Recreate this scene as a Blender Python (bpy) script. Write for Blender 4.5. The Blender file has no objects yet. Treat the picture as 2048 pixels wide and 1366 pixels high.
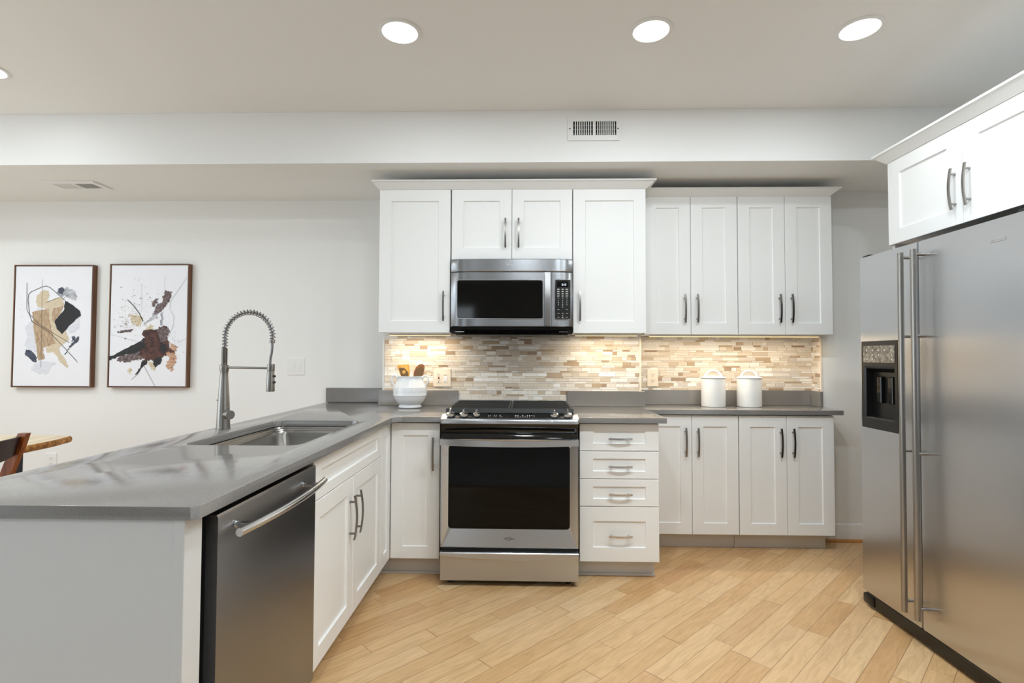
import bpy, bmesh, math, random
from mathutils import Vector, Matrix
random.seed(7)
S = bpy.context.scene
COL = S.collection
PI = math.pi

# ------------------------------------------------------------------ camera, exposure, world, lights
cam = bpy.data.objects.new('camera', bpy.data.cameras.new('camera'))
COL.objects.link(cam)
cam.data.sensor_width = 36.0
cam.data.lens = 18.2834
cam.data.clip_start = 0.02
r_ = Vector((0.9997083, 0.0239257, 0.0032898)); u_ = Vector((-0.0025778, -0.0297293, 0.9995547))
b_ = Vector((0.0240128, -0.9992716, -0.0296589))
mw = Matrix.Identity(4)
for i in range(3):
    mw[i][0], mw[i][1], mw[i][2] = r_[i], u_[i], b_[i]
mw[2][3] = 1.2502
cam.matrix_world = mw
S.camera = cam

S.view_settings.view_transform = 'Standard'
S.view_settings.look = 'None'
S.view_settings.gamma = 1.0
S.view_settings.use_curve_mapping = False
S.view_settings.exposure = 0.16
S.cycles.max_bounces = 10
S.cycles.diffuse_bounces = 6
S.cycles.glossy_bounces = 5
S.cycles.caustics_reflective = False
S.cycles.caustics_refractive = False
S.cycles.sample_clamp_indirect = 6.0

world = bpy.data.worlds.new('daylight'); S.world = world
world.use_nodes = True
bg = world.node_tree.nodes['Background']
bg.inputs[0].default_value = (0.82, 0.92, 1.0, 1)
bg.inputs[1].default_value = 2.5

CEIL, SOF, SOFY = 2.717, 2.405, 3.053      # ceiling, soffit underside, soffit face
WX0, WX1, WY0 = -5.0, 2.68, -3.6           # room behind and beside the camera
WINDOWS = ((-3.4, -2.6, 0.75, 2.25), (-1.45, -0.95, 0.75, 2.25))
DOWN_W, FILL_W, UNDER_W = 3.7, 10.3, 1.95
FILL_SIDE = (-2.3, 2.2, 0.30, 2.25)                # unseen window added to the left wall for fill daylight (y0, y1, z0, z1)
COOL = (0.86, 0.945, 1.0)

def lamp(name, loc, size, power, color=(1, 0.97, 0.93), shape='DISK', size_y=None, rot=(0, 0, 0), spread=None):
    l = bpy.data.lights.new(name, 'AREA'); l.shape = shape; l.size = size
    if size_y: l.size_y = size_y
    l.energy = power; l.color = color
    if spread: l.spread = spread
    o = bpy.data.objects.new(name, l); o.location = loc; o.rotation_euler = rot
    COL.objects.link(o); return o

# daylight through the windows in the wall behind the camera
for k, (xa, xb, za, zb) in enumerate(WINDOWS):
    o = lamp('window_daylight', ((xa+xb)/2, WY0-0.12, (za+zb)/2), xb-xa, 1.0, (1, 1, 1), 'RECTANGLE', zb-za, (PI/2, 0, 0))
    o.data.cycles.is_portal = True
o = lamp('window_daylight', (WX0-0.12, (FILL_SIDE[0]+FILL_SIDE[1])/2, (FILL_SIDE[2]+FILL_SIDE[3])/2), FILL_SIDE[3]-FILL_SIDE[2], 1.0, (1, 1, 1), 'RECTANGLE', FILL_SIDE[1]-FILL_SIDE[0], (0, -PI/2, 0))  # portal of the added side window
o.data.cycles.is_portal = True
# added fill lamps at ceiling height, unseen and without fixtures
for x, y in ((-4.1, 2.3), (-4.1, 0.9), (-2.75, 1.35), (0.0, 1.45), (0.75, 1.45), (1.25, 1.45), (-3.6, -0.7), (0.4, -1.0), (1.7, -1.1), (1.2, -2.5)):
    if True:
        lamp('fill_lamp', (x, y, CEIL-0.006), 0.15, FILL_W*(1.4 if y == 1.45 else 1.15 if x < -2 else 0.9), COOL)

# ------------------------------------------------------------------ materials
def lin(c):
    c = c/255.0
    return c/12.92 if c <= 0.04045 else ((c+0.055)/1.055)**2.4
def rgb(r, g, b): return (lin(r), lin(g), lin(b), 1.0)

def mat(name, col, rough=0.5, metal=0.0, spec=0.5, coat=0.0, aniso=0.0, anrot=0.0, emit=None, es=0.0):
    m = bpy.data.materials.new(name); m.use_nodes = True
    nt = m.node_tree; p = nt.nodes['Principled BSDF']
    p.inputs['Base Color'].default_value = rgb(*col)
    p.inputs['Roughness'].default_value = rough
    p.inputs['Metallic'].default_value = metal
    p.inputs['Specular IOR Level'].default_value = spec
    p.inputs['Coat Weight'].default_value = coat
    p.inputs['Coat Roughness'].default_value = 0.05
    if aniso:
        p.inputs['Anisotropic'].default_value = aniso
        p.inputs['Anisotropic Rotation'].default_value = anrot
        t = nt.nodes.new('ShaderNodeTangent'); t.direction_type = 'UV_MAP'; t.uv_map = 'uv'
        nt.links.new(t.outputs[0], p.inputs['Tangent'])
    if emit:
        p.inputs['Emission Color'].default_value = rgb(*emit); p.inputs['Emission Strength'].default_value = es
    m['p'] = 1
    return m
def P(m): return m.node_tree.nodes['Principled BSDF']

def noise(m, scale=(1, 1, 1), s=5.0, detail=3.0, rough=0.5):
    nt = m.node_tree
    tc = nt.nodes.new('ShaderNodeTexCoord'); mp = nt.nodes.new('ShaderNodeMapping')
    mp.inputs['Scale'].default_value = scale
    nz = nt.nodes.new('ShaderNodeTexNoise'); nz.inputs['Scale'].default_value = s
    nz.inputs['Detail'].default_value = detail; nz.inputs['Roughness'].default_value = rough
    nt.links.new(tc.outputs['Object'], mp.inputs[0]); nt.links.new(mp.outputs[0], nz.inputs['Vector'])
    return nz
def ramp_color(m, nz, stops):
    nt = m.node_tree; r = nt.nodes.new('ShaderNodeValToRGB')
    el = r.color_ramp.elements
    while len(el) < len(stops): el.new(0.5)
    for e, (pos, c) in zip(el, stops): e.position = pos; e.color = rgb(*c)
    nt.links.new(nz.outputs[0], r.inputs[0]); nt.links.new(r.outputs[0], P(m).inputs['Base Color'])
def bump(m, nz, strength=0.1, dist=0.001):
    nt = m.node_tree; b = nt.nodes.new('ShaderNodeBump')
    b.inputs['Strength'].default_value = strength; b.inputs['Distance'].default_value = dist
    nt.links.new(nz.outputs[0], b.inputs['Height']); nt.links.new(b.outputs[0], P(m).inputs['Normal'])

M = {}
M['wall'] = mat('wall_paint', (238, 238, 236), 0.65); bump(M['wall'], noise(M['wall'], s=180), 0.05, 0.0006)
M['ceil'] = mat('ceiling_paint', (240, 239, 237), 0.8); bump(M['ceil'], noise(M['ceil'], s=150), 0.05, 0.0006)
M['cab'] = mat('cabinet_paint', (238, 238, 236), 0.42); bump(M['cab'], noise(M['cab'], s=60), 0.02, 0.0004)
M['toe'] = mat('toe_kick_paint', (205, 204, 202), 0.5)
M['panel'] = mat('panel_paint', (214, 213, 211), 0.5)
M['trim'] = mat('trim_paint', (232, 231, 228), 0.45)
M['quartz'] = mat('grey_quartz', (128, 125, 121), 0.15, spec=0.5)
P(M['quartz']).inputs['IOR'].default_value = 2.3
ramp_color(M['quartz'], noise(M['quartz'], s=420, detail=2), [(0.3, (121, 118, 115)), (0.5, (128, 125, 122)), (0.7, (136, 133, 129))])
M['steel'] = mat('brushed_steel', (194, 196, 199), 0.27, 1.0, aniso=0.75, anrot=0.25)
nz = noise(M['steel'], (1.5, 1.5, 240), 3.0, 2.0); bump(M['steel'], nz, 0.04, 0.0004)
M['fridge_steel'] = mat('fridge_steel', (202, 203, 205), 0.28, 1.0, aniso=0.85)
nz = noise(M['fridge_steel'], (1.5, 1.5, 260), 3.0, 2.0); bump(M['fridge_steel'], nz, 0.03, 0.0004)
M['oven_steel'] = mat('microwave_steel', (160, 162, 165), 0.27, 1.0, aniso=0.75, anrot=0.25)  # brushed steel with dimmer room reflections put into a darker colour
nz = noise(M['oven_steel'], (1.5, 1.5, 240), 3.0, 2.0); bump(M['oven_steel'], nz, 0.04, 0.0004)
M['dark_steel'] = mat('dark_brushed_steel', (142, 143, 146), 0.3, 1.0, aniso=0.7, anrot=0.25)
nz = noise(M['dark_steel'], (1.5, 1.5, 240), 3.0, 2.0); bump(M['dark_steel'], nz, 0.04, 0.0004)
M['nickel'] = mat('satin_nickel', (160, 156, 151), 0.28, 1.0)
M['pull'] = mat('pull_nickel', (132, 128, 123), 0.3, 1.0)
M['chrome'] = mat('bright_steel', (205, 205, 205), 0.22, 1.0)
M['sink'] = mat('sink_steel', (158, 155, 150), 0.24, 1.0, aniso=0.5)
M['black'] = mat('black_enamel', (14, 14, 13), 0.3)
M['gloss_black'] = mat('gloss_black', (10, 10, 9), 0.06)
M['dark_gap'] = mat('dark_plastic', (12, 12, 12), 0.7)
M['iron'] = mat('cast_iron', (34, 35, 35), 0.55); bump(M['iron'], noise(M['iron'], s=600), 0.2, 0.0004)
M['screen_grey'] = mat('grey_display', (120, 116, 108), 0.12, coat=1.0)
ramp_color(M['screen_grey'], noise(M['screen_grey'], (1, 1, 1), 55, 4, 0.7), [(0.35, (70, 66, 60)), (0.55, (128, 123, 114)), (0.75, (190, 186, 178))])  # mottled greys put messy reflections into the panel colour
M['legend'] = mat('printed_legend', (205, 205, 200), 0.5)
M['digit'] = mat('lit_digits', (230, 240, 255), 0.5, emit=(215, 230, 255), es=1.2)
M['keypad'] = mat('keypad_face', (30, 30, 29), 0.25)
M['ceramic'] = mat('white_ceramic', (236, 237, 238), 0.12, coat=0.5)
M['matte_ceramic'] = mat('satin_ceramic', (236, 236, 234), 0.3)
M['ivory'] = mat('ivory_plastic', (238, 226, 208), 0.4)
M['white_plastic'] = mat('white_plastic', (236, 236, 234), 0.4)
M['slot'] = mat('socket_slot', (40, 34, 30), 0.6)
M['red'] = mat('reset_button', (165, 60, 30), 0.5)
M['lens'] = mat('light_lens', (255, 255, 255), 0.5, emit=(255, 252, 246), es=6.0)
M['lens_ring'] = mat('light_reflector', (250, 250, 250), 0.3, emit=(255, 252, 246), es=1.15)
M['led'] = mat('warm_led', (255, 240, 210), 0.5, emit=(255, 214, 150), es=1.6)
M['grout'] = mat('tile_grout', (196, 183, 164), 0.9)
tile_cols = [(242, 236, 228), (232, 223, 210), (222, 210, 193), (208, 193, 173), (190, 167, 141), (216, 208, 199), (168, 145, 122), (245, 242, 237)]
TILES = []
for i, c in enumerate(tile_cols):
    m = mat('mosaic_stone', c, 0.35)
    nzt = noise(m, (3, 3, 60), 9, 3)
    ramp_color(m, nzt, [(0.3, tuple(int(v*0.95) for v in c)), (0.7, tuple(min(255, int(v*1.03)) for v in c))])
    TILES.append(m)
M['bamboo'] = mat('bamboo', (205, 160, 78), 0.45); ramp_color(M['bamboo'], noise(M['bamboo'], (60, 60, 4), 2), [(0.3, (190, 140, 60)), (0.7, (216, 174, 92))])
M['acacia'] = mat('dark_wood', (132, 84, 48), 0.45); ramp_color(M['acacia'], noise(M['acacia'], (60, 60, 4), 2), [(0.3, (112, 68, 38)), (0.7, (150, 98, 58))])
M['burnt'] = mat('burnt_wood', (98, 72, 42), 0.5)
M['frame_wood'] = mat('walnut_frame', (104, 66, 38), 0.45)
ramp_color(M['frame_wood'], noise(M['frame_wood'], (50, 50, 2), 2), [(0.3, (82, 50, 28)), (0.7, (122, 80, 48))])
M['canvas'] = mat('canvas_white', (240, 241, 247), 0.7)
M['navy'] = mat('navy_metal', (22, 26, 42), 0.4)
M['chair_wood'] = mat('chair_wood', (132, 66, 24), 0.3, coat=0.3)
ramp_color(M['chair_wood'], noise(M['chair_wood'], (30, 30, 3), 2), [(0.3, (104, 48, 16)), (0.7, (150, 80, 32))])
M['leather'] = mat('dark_leather', (40, 20, 14), 0.5)
M['slab'] = mat('live_edge_wood', (222, 202, 168), 0.4)
ramp_color(M['slab'], noise(M['slab'], (9, 1.0, 9), 2.2, 4, 0.6), [(0.25, (120, 92, 66)), (0.36, (206, 178, 138)), (0.55, (232, 214, 184)), (0.8, (240, 228, 206))])
M['bark'] = mat('bark_edge', (176, 122, 54), 0.6)
ramp_color(M['bark'], noise(M['bark'], (1, 1, 1), 32, 4, 0.7), [(0.3, (70, 42, 24)), (0.5, (170, 112, 48)), (0.72, (214, 164, 88))])
M['shoe'] = mat('oak_shoe', (190, 132, 70), 0.4)
M['badge'] = mat('badge_plate', (205, 205, 204), 0.3, 1.0)
M['paint'] = {}
def paint(k, a, b, sc=(8, 8, 40), s=3):
    m = mat('ink_'+k, a, 0.7); ramp_color(m, noise(m, sc, s, 4, 0.65), [(0.35, a), (0.65, b)]); M['paint'][k] = m
paint('beige', (206, 190, 160), (222, 208, 184)); paint('brown', (158, 128, 100), (206, 184, 154), (40, 8, 8), 3)
paint('black', (34, 34, 36), (44, 44, 47)); paint('wash', (214, 217, 226), (230, 232, 240)); paint('navyink', (44, 46, 62), (96, 102, 120))
paint('line', (44, 42, 42), (52, 50, 50)); paint('plum', (66, 52, 52), (138, 122, 122), (25, 25, 25)); paint('maroon', (54, 34, 34), (104, 66, 58), (14, 14, 14))
paint('rust', (170, 112, 78), (222, 190, 166), (8, 8, 40)); paint('tan', (196, 178, 140), (226, 216, 196), (20, 20, 20)); paint('fleck', (110, 92, 80), (160, 140, 120))
paint('greywash', (150, 152, 160), (208, 210, 218), (14, 14, 14))

# maple plank floor laid on the diagonal: board identity from rotated object coordinates
def plank_floor():
    m = bpy.data.materials.new('maple_planks'); m.use_nodes = True
    nt = m.node_tree; N = nt.nodes; L = nt.links; p = N['Principled BSDF']
    tc = N.new('ShaderNodeTexCoord'); mp = N.new('ShaderNodeMapping'); mp.vector_type = 'POINT'
    mp.inputs['Rotation'].default_value = (0, 0, math.radians(-44.6))
    mp.inputs['Location'].default_value = (20.11, 20.028, 0)
    L.new(tc.outputs['Object'], mp.inputs[0])
    sx = N.new('ShaderNodeSeparateXYZ'); L.new(mp.outputs[0], sx.inputs[0])
    def mth(op, a, b=None):
        n = N.new('ShaderNodeMath'); n.operation = op
        for i, v in enumerate((a, b)):
            if v is None: continue
            if isinstance(v, (int, float)): n.inputs[i].default_value = v
            else: L.new(v, n.inputs[i])
        return n.outputs[0]
    W, LEN = 0.0855, 0.62
    v = mth('DIVIDE', sx.outputs[1], W); row = mth('FLOOR', v); fv = mth('FRACT', v)
    wn = N.new('ShaderNodeTexWhiteNoise'); wn.noise_dimensions = '1D'; L.new(row, wn.inputs['W'])
    u = mth('DIVIDE', sx.outputs[0], LEN); u = mth('ADD', u, mth('MULTIPLY', wn.outputs['Value'], 7.3))
    # unequal board lengths: bend the lengthwise coordinate a little, differently in each row
    bend = mth('MULTIPLY', mth('SINE', mth('ADD', mth('MULTIPLY', u, 2.1), mth('MULTIPLY', wn.outputs['Value'], 40))), 0.28)
    u = mth('ADD', u, bend)
    idu = mth('FLOOR', u); fu = mth('FRACT', u)
    cb = N.new('ShaderNodeCombineXYZ'); L.new(row, cb.inputs[0]); L.new(idu, cb.inputs[1])
    wb = N.new('ShaderNodeTexWhiteNoise'); wb.noise_dimensions = '3D'; L.new(cb.outputs[0], wb.inputs['Vector'])
    r = N.new('ShaderNodeValToRGB'); el = r.color_ramp.elements
    stops = [(0.0, (202, 160, 112)), (0.3, (213, 175, 127)), (0.6, (218, 182, 136)), (0.85, (222, 189, 145)), (1.0, (196, 150, 103))]
    while len(el) < len(stops): el.new(0.5)
    for e, (po, c) in zip(el, stops): e.position = po; e.color = rgb(*c)
    L.new(wb.outputs['Value'], r.inputs[0])
    # grain, shifted per board
    sh = N.new('ShaderNodeVectorMath'); sh.operation = 'SCALE'; L.new(wb.outputs['Color'], sh.inputs[0]); sh.inputs['Scale'].default_value = 9.0
    ad = N.new('ShaderNodeVectorMath'); ad.operation = 'ADD'; L.new(mp.outputs[0], ad.inputs[0]); L.new(sh.outputs[0], ad.inputs[1])
    gm = N.new('ShaderNodeMapping'); gm.inputs['Scale'].default_value = (2.2, 16, 1); L.new(ad.outputs[0], gm.inputs[0])
    g = N.new('ShaderNodeTexNoise'); g.inputs['Scale'].default_value = 2.4; g.inputs['Detail'].default_value = 6; g.inputs['Distortion'].default_value = 1.4
    L.new(gm.outputs[0], g.inputs['Vector'])
    gr = N.new('ShaderNodeValToRGB'); ge = gr.color_ramp.elements
    ge[0].position = 0.3; ge[0].color = (0.80, 0.76, 0.70, 1); ge[1].position = 0.62; ge[1].color = (1.03, 1.03, 1.03, 1)
    L.new(g.outputs[0], gr.inputs[0])
    mx = N.new('ShaderNodeMix'); mx.data_type = 'RGBA'; mx.blend_type = 'MULTIPLY'; mx.inputs[0].default_value = 0.85
    L.new(r.outputs[0], mx.inputs[6]); L.new(gr.outputs[0], mx.inputs[7])
    # seams
    e1 = mth('MINIMUM', fv, mth('SUBTRACT', 1.0, fv)); e1 = mth('MULTIPLY', e1, W)
    e2 = mth('MINIMUM', fu, mth('SUBTRACT', 1.0, fu)); e2 = mth('MULTIPLY', e2, LEN)
    ed = mth('MINIMUM', e1, e2); seam = mth('LESS_THAN', ed, 0.0010)
    mx2 = N.new('ShaderNodeMix'); mx2.data_type = 'RGBA'; L.new(mth('MULTIPLY', seam, 0.75), mx2.inputs[0])
    L.new(mx.outputs[2], mx2.inputs[6]); mx2.inputs[7].default_value = rgb(96, 62, 34)
    L.new(mx2.outputs[2], p.inputs['Base Color'])
    p.inputs['Roughness'].default_value = 0.3
    return m
M['floor'] = plank_floor()

def brick_wall():
    m = mat('painted_brick', (150, 128, 112), 0.85); nt = m.node_tree
    tc = nt.nodes.new('ShaderNodeTexCoord'); mp = nt.nodes.new('ShaderNodeMapping'); mp.inputs['Rotation'].default_value = (-PI/2, 0, 0)
    b = nt.nodes.new('ShaderNodeTexBrick'); b.inputs['Scale'].default_value = 1.0
    b.inputs['Brick Width'].default_value = 0.21; b.inputs['Row Height'].default_value = 0.075; b.inputs['Mortar Size'].default_value = 0.006
    b.inputs['Color1'].default_value = rgb(126, 116, 110); b.inputs['Color2'].default_value = rgb(100, 93, 88); b.inputs['Mortar'].default_value = rgb(168, 163, 158)
    nt.links.new(tc.outputs['Object'], mp.inputs[0]); nt.links.new(mp.outputs[0], b.inputs['Vector']); nt.links.new(b.outputs[0], P(m).inputs['Base Color'])
    return m
M['brick'] = brick_wall()

def oven_glass(name, alpha=0.82, tint=(9, 9, 8)):
    m = bpy.data.materials.new(name); m.use_nodes = True; nt = m.node_tree; p = nt.nodes['Principled BSDF']
    p.inputs['Base Color'].default_value = rgb(*tint); p.inputs['Roughness'].default_value = 0.04
    p.inputs['Alpha'].default_value = alpha; p.inputs['Specular IOR Level'].default_value = 0.22
    return m
M['oven_glass'] = oven_glass('oven_glass', 0.8)

# ------------------------------------------------------------------ mesh builder
ORIGIN = {}
class B:
    def __init__(s, *mats):
        s.bm = bmesh.new(); s.mats = list(mats); s.mi = 0
    def use(s, m):
        if m not in s.mats: s.mats.append(m)
        s.mi = s.mats.index(m); return s
    def face(s, vs):
        try:
            f = s.bm.faces.new(vs); f.material_index = s.mi; return f
        except ValueError: return None
    def v(s, *c): return s.bm.verts.new(c)
    def box(s, x0, x1, y0, y1, z0, z1, bev=0.0, seg=2):
        x0, x1 = min(x0, x1), max(x0, x1); y0, y1 = min(y0, y1), max(y0, y1); z0, z1 = min(z0, z1), max(z0, z1)
        vs = [s.v(x, y, z) for z in (z0, z1) for x, y in ((x0, y0), (x1, y0), (x1, y1), (x0, y1))]
        fs = [s.face([vs[i] for i in q]) for q in ((3, 2, 1, 0), (4, 5, 6, 7), (0, 1, 5, 4), (1, 2, 6, 5), (2, 3, 7, 6), (3, 0, 4, 7))]
        if bev:
            es = list({e for f in fs for e in f.edges})
            r = bmesh.ops.bevel(s.bm, geom=es, offset=bev, segments=seg, affect='EDGES', profile=0.5)
            for f in r['faces']: f.material_index = s.mi
        return s
    def loft(s, loops, cap0=True, cap1=True, closed=True):
        rows = [[s.v(*c) for c in lp] for lp in loops]
        n = len(rows[0])
        for a, b in zip(rows[:-1], rows[1:]):
            for i in range(n if closed else n-1):
                j = (i+1) % n; s.face([a[i], a[j], b[j], b[i]])
        if cap0: s.face(list(reversed(rows[0])))
        if cap1: s.face(rows[-1])
        return s
    def prism(s, poly, axis, a, b):
        def mk(p, t):
            return {'x': (t, p[0], p[1]), 'y': (p[0], t, p[1]), 'z': (p[0], p[1], t)}[axis]
        return s.loft([[mk(p, a) for p in poly], [mk(p, b) for p in poly]])
    def tube(s, pts, r, seg=12, cap=True, closed=False, up=None):
        pts = [Vector(p) for p in pts]; n = len(pts)
        rs = r if isinstance(r, (list, tuple)) else [r]*n
        T = []
        for i in range(n):
            if closed: t = pts[(i+1) % n]-pts[i-1]
            else: t = pts[min(i+1, n-1)]-pts[max(i-1, 0)]
            T.append(t.normalized())
        ref = Vector((0, 0, 1)) if abs(T[0].z) < 0.9 else Vector((1, 0, 0))
        nrm = T[0].cross(ref).normalized(); loops = []
        for i in range(n):
            nrm = (nrm - T[i]*nrm.dot(T[i])).normalized(); bn = T[i].cross(nrm)
            loops.append([tuple(pts[i]+(nrm*math.cos(2*PI*k/seg)+bn*math.sin(2*PI*k/seg))*rs[i]) for k in range(seg)])
        if closed: loops.append(loops[0]); cap = False
        return s.loft(loops, cap, cap)
    def cyl(s, a, b, r, r2=None, seg=24): return s.tube([a, b], [r, r if r2 is None else r2], seg)
    def lathe(s, c, prof, seg=40, cap0=True, cap1=True):
        return s.loft([[(c[0]+r*math.cos(2*PI*k/seg), c[1]+r*math.sin(2*PI*k/seg), z) for k in range(seg)] for r, z in prof], cap0, cap1)
    def bar(s, pts, side, w, t):
        """rectangular strip along pts; side = unit vector of the width w; thickness t"""
        pts = [Vector(p) for p in pts]; side = Vector(side); loops = []
        for i, p in enumerate(pts):
            tg = (pts[min(i+1, len(pts)-1)]-pts[max(i-1, 0)]).normalized(); up = tg.cross(side).normalized()
            loops.append([tuple(p+side*(w/2*a)+up*(t/2*b)) for a, b in ((-1, -1), (1, -1), (1, 1), (-1, 1))])
        return s.loft(loops)
    def rrect(s, x0, x1, z0, z1, r, y0, y1, n=6):
        return s.prism(rr(x0, x1, z0, z1, r, n), 'y', y0, y1)
    def done(s, name, parent=None, base=None, ang=35, smooth=True):
        bm = s.bm
        bmesh.ops.recalc_face_normals(bm, faces=bm.faces[:])
        if parent is not None: o0 = ORIGIN[parent.name]
        elif base is not None: o0 = Vector(base)
        else:
            xs = [v.co for v in bm.verts]
            o0 = Vector(((min(c.x for c in xs)+max(c.x for c in xs))/2, (min(c.y for c in xs)+max(c.y for c in xs))/2, min(c.z for c in xs)))
        uv = bm.loops.layers.uv.new('uv')
        for f in bm.faces:
            n = f.normal; ax = max(range(3), key=lambda i: abs(n[i]))
            for l in f.loops:
                c = l.vert.co
                l[uv].uv = (c.y, c.z) if ax == 0 else ((c.x, c.z) if ax == 1 else (c.x, c.y))
        bmesh.ops.translate(bm, verts=bm.verts[:], vec=-o0)
        me = bpy.data.meshes.new(name); bm.to_mesh(me); bm.free()
        for m in s.mats: me.materials.append(m)
        if smooth:
            for p in me.polygons: p.use_smooth = True
            me.set_sharp_from_angle(angle=math.radians(ang))
        o = bpy.data.objects.new(name, me); COL.objects.link(o)
        ORIGIN[o.name] = o0.copy()
        if parent is not None: o.parent = parent
        else: o.location = o0
        return o

def rr(x0, x1, z0, z1, r, n=6):
    out = []
    for cx, cz, a0 in ((x1-r, z1-r, 0), (x0+r, z1-r, 90), (x0+r, z0+r, 180), (x1-r, z0+r, 270)):
        for k in range(n+1):
            a = math.radians(a0+90*k/n); out.append((cx+r*math.cos(a), cz+r*math.sin(a)))
    return out

def tag(o, label, cat, group=None, kind=None):
    o['label'] = label; o['category'] = cat
    if group: o['group'] = group
    if kind: o['kind'] = kind
    return o
def thing(name, loc, label, cat, group=None):
    o = bpy.data.objects.new(name, None); o.empty_display_size = 0.05; COL.objects.link(o); o.location = loc
    ORIGIN[o.name] = Vector(loc)
    return tag(o, label, cat, group)
def struct(o): o['kind'] = 'structure'; return o
def copy_thing(src, delta, label=None):
    c = src.copy(); COL.objects.link(c); c.location = src.location+Vector(delta)
    if label: c['label'] = label
    ORIGIN[c.name] = Vector(c.location)
    for ch in src.children:
        d = ch.copy(); COL.objects.link(d); d.parent = c
        for g in ch.children:
            e = g.copy(); COL.objects.link(e); e.parent = d
    return c

def text_mesh(txt, size, mtl, place, name, parent, depth=0.0006, shear=0.0, sx=1.0):
    """lettering as a mesh; place maps text-plane (a, b, d) to world"""
    cu = bpy.data.curves.new('lettering', 'FONT'); cu.body = txt; cu.size = size; cu.align_x = 'CENTER'; cu.align_y = 'CENTER'
    cu.extrude = depth/2; cu.shear = shear; cu.resolution_u = 2
    t = bpy.data.objects.new('lettering', cu); COL.objects.link(t)
    dg = bpy.context.evaluated_depsgraph_get(); me = bpy.data.meshes.new_from_object(t.evaluated_get(dg))
    b = B(mtl); b.bm.from_mesh(me)
    for v in b.bm.verts: v.co = Vector(place(v.co.x*sx, v.co.y, v.co.z+depth/2))
    bpy.data.objects.remove(t); bpy.data.curves.remove(cu); bpy.data.meshes.remove(me)
    return b

# oriented frames for cabinet fronts: F(a, b, d) with a along the front, b up, d out of the front
def fr_back(y): return lambda a, b, d: (a, y-d, b)           # faces -Y
def fr_pen(x): return lambda a, b, d: (x+d, a, b)            # faces +X
def fr_fridge(x): return lambda a, b, d: (x-d, a, b)         # faces -X

def shaker(F, a0, a1, b0, b1, ra=0.07, rb=0.07, t=0.02, m=None):
    q = B(m or M['cab'])
    def loop(ia, ib, d): return [F(a0+ia, b0+ib, d), F(a1-ia, b0+ib, d), F(a1-ia, b1-ib, d), F(a0+ia, b1-ib, d)]
    q.loft([loop(0, 0, -t), loop(0, 0, -.0015), loop(.0015, .0015, 0), loop(ra, rb, 0), loop(ra+.0012, rb+.0012, -.0065), loop(ra+.004, rb+.004, -.0085)])
    return q
def pull(F, ac, bc, vertical=True, L=0.186, m=None, off=0.021):
    q = B(m or M['pull'])
    ax = (lambda t, d: F(ac, bc+t, d)) if vertical else (lambda t, d: F(ac+t, bc, d))
    o = Vector(F(0, 0, 0)); side = (Vector(F(1, 0, 0))-o) if vertical else (Vector(F(0, 1, 0))-o)
    pts = [ax(L/2*k/10, off+0.011*(1-(k/10)**2)) for k in range(-10, 11)]
    q.bar(pts, side, 0.0105, 0.0065)
    for sg in (-1, 1):
        t = L*0.36*sg
        q.cyl(ax(t, 0), ax(t, off+0.008), 0.0048, seg=12)
    return q

# ------------------------------------------------------------------ room shell
b = B(M['floor']); b.box(WX0-.1, WX1+.1, WY0-.1, 4.05, -0.05, 0); struct(b.done('floor', base=(0, 0, 0)))
M['bounce_sheet'] = mat('pale_bounce_sheet', (172, 170, 167), 0.95); bump(M['bounce_sheet'], noise(M['bounce_sheet'], s=300), 0.4, 0.004)
b = B(M['bounce_sheet']); b.box(-4.9, 2.6, WY0+.02, 0.7, 0, 0.012); struct(b.done('floor'))  # pale sheet added out of view to cut warm floor bounce
b = B(M['ceil']); b.box(WX0-.1, WX1+.1, WY0-.1, 4.05, CEIL, CEIL+.08); struct(b.done('ceiling'))
b = B(M['wall']); b.box(WX0, WX1, SOFY, 3.99, SOF, CEIL-0.0005); o = struct(b.done('wall_soffit')); o['label'] = 'boxed white soffit running across the kitchen above the cabinets'
KY, LY, NY, RY, NX0, NX1, JX = 3.595, 3.79, 3.765, 3.64, 0.80, 2.05, -0.985   # kitchen wall, living wall, niche back, right wall
for xa, xb, yy in ((WX0-.1, JX, LY), (JX, NX0, KY), (NX0, NX1, NY), (NX1, WX1+.1, RY)):
    b = B(M['wall']); b.box(xa, xb, yy, 4.0, 0, CEIL); struct(b.done('wall_back'))
b = B(M['wall']); b.box(WX1, WX1+.1, WY0-.1, RY+.0, 0, CEIL); struct(b.done('wall_right'))
b = B(M['wall']); ya, yb, za, zb = FILL_SIDE
for bx in ((WY0-.1, ya, 0, CEIL), (yb, LY, 0, CEIL), (ya, yb, 0, za), (ya, yb, zb, CEIL)): b.box(WX0-.1, WX0, bx[0], bx[1], bx[2], bx[3])
struct(b.done('wall_left'))
b = B(M['trim']); w = .06
for bx in ((ya, ya+w, za, zb), (yb-w, yb, za, zb), (ya+w, yb-w, za, za+w), (ya+w, yb-w, zb-w, zb), ((ya+yb)/2-.03, (ya+yb)/2+.03, za+w, zb-w)): b.box(WX0-.08, WX0+.012, bx[0], bx[1], bx[2], bx[3])
struct(b.done('window_3'))  # frame of the unseen window added for fill light
b = B(M['brick']); xs = [WX0-.1]
for xa, xb, za, zb in WINDOWS:
    b.box(xs[-1], xa, WY0-.1, WY0, 0, CEIL); b.box(xa, xb, WY0-.1, WY0, 0, za); b.box(xa, xb, WY0-.1, WY0, zb, CEIL); xs.append(xb)
b.box(xs[-1], WX1+.1, WY0-.1, WY0, 0, CEIL); struct(b.done('wall_front', smooth=False))
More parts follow.
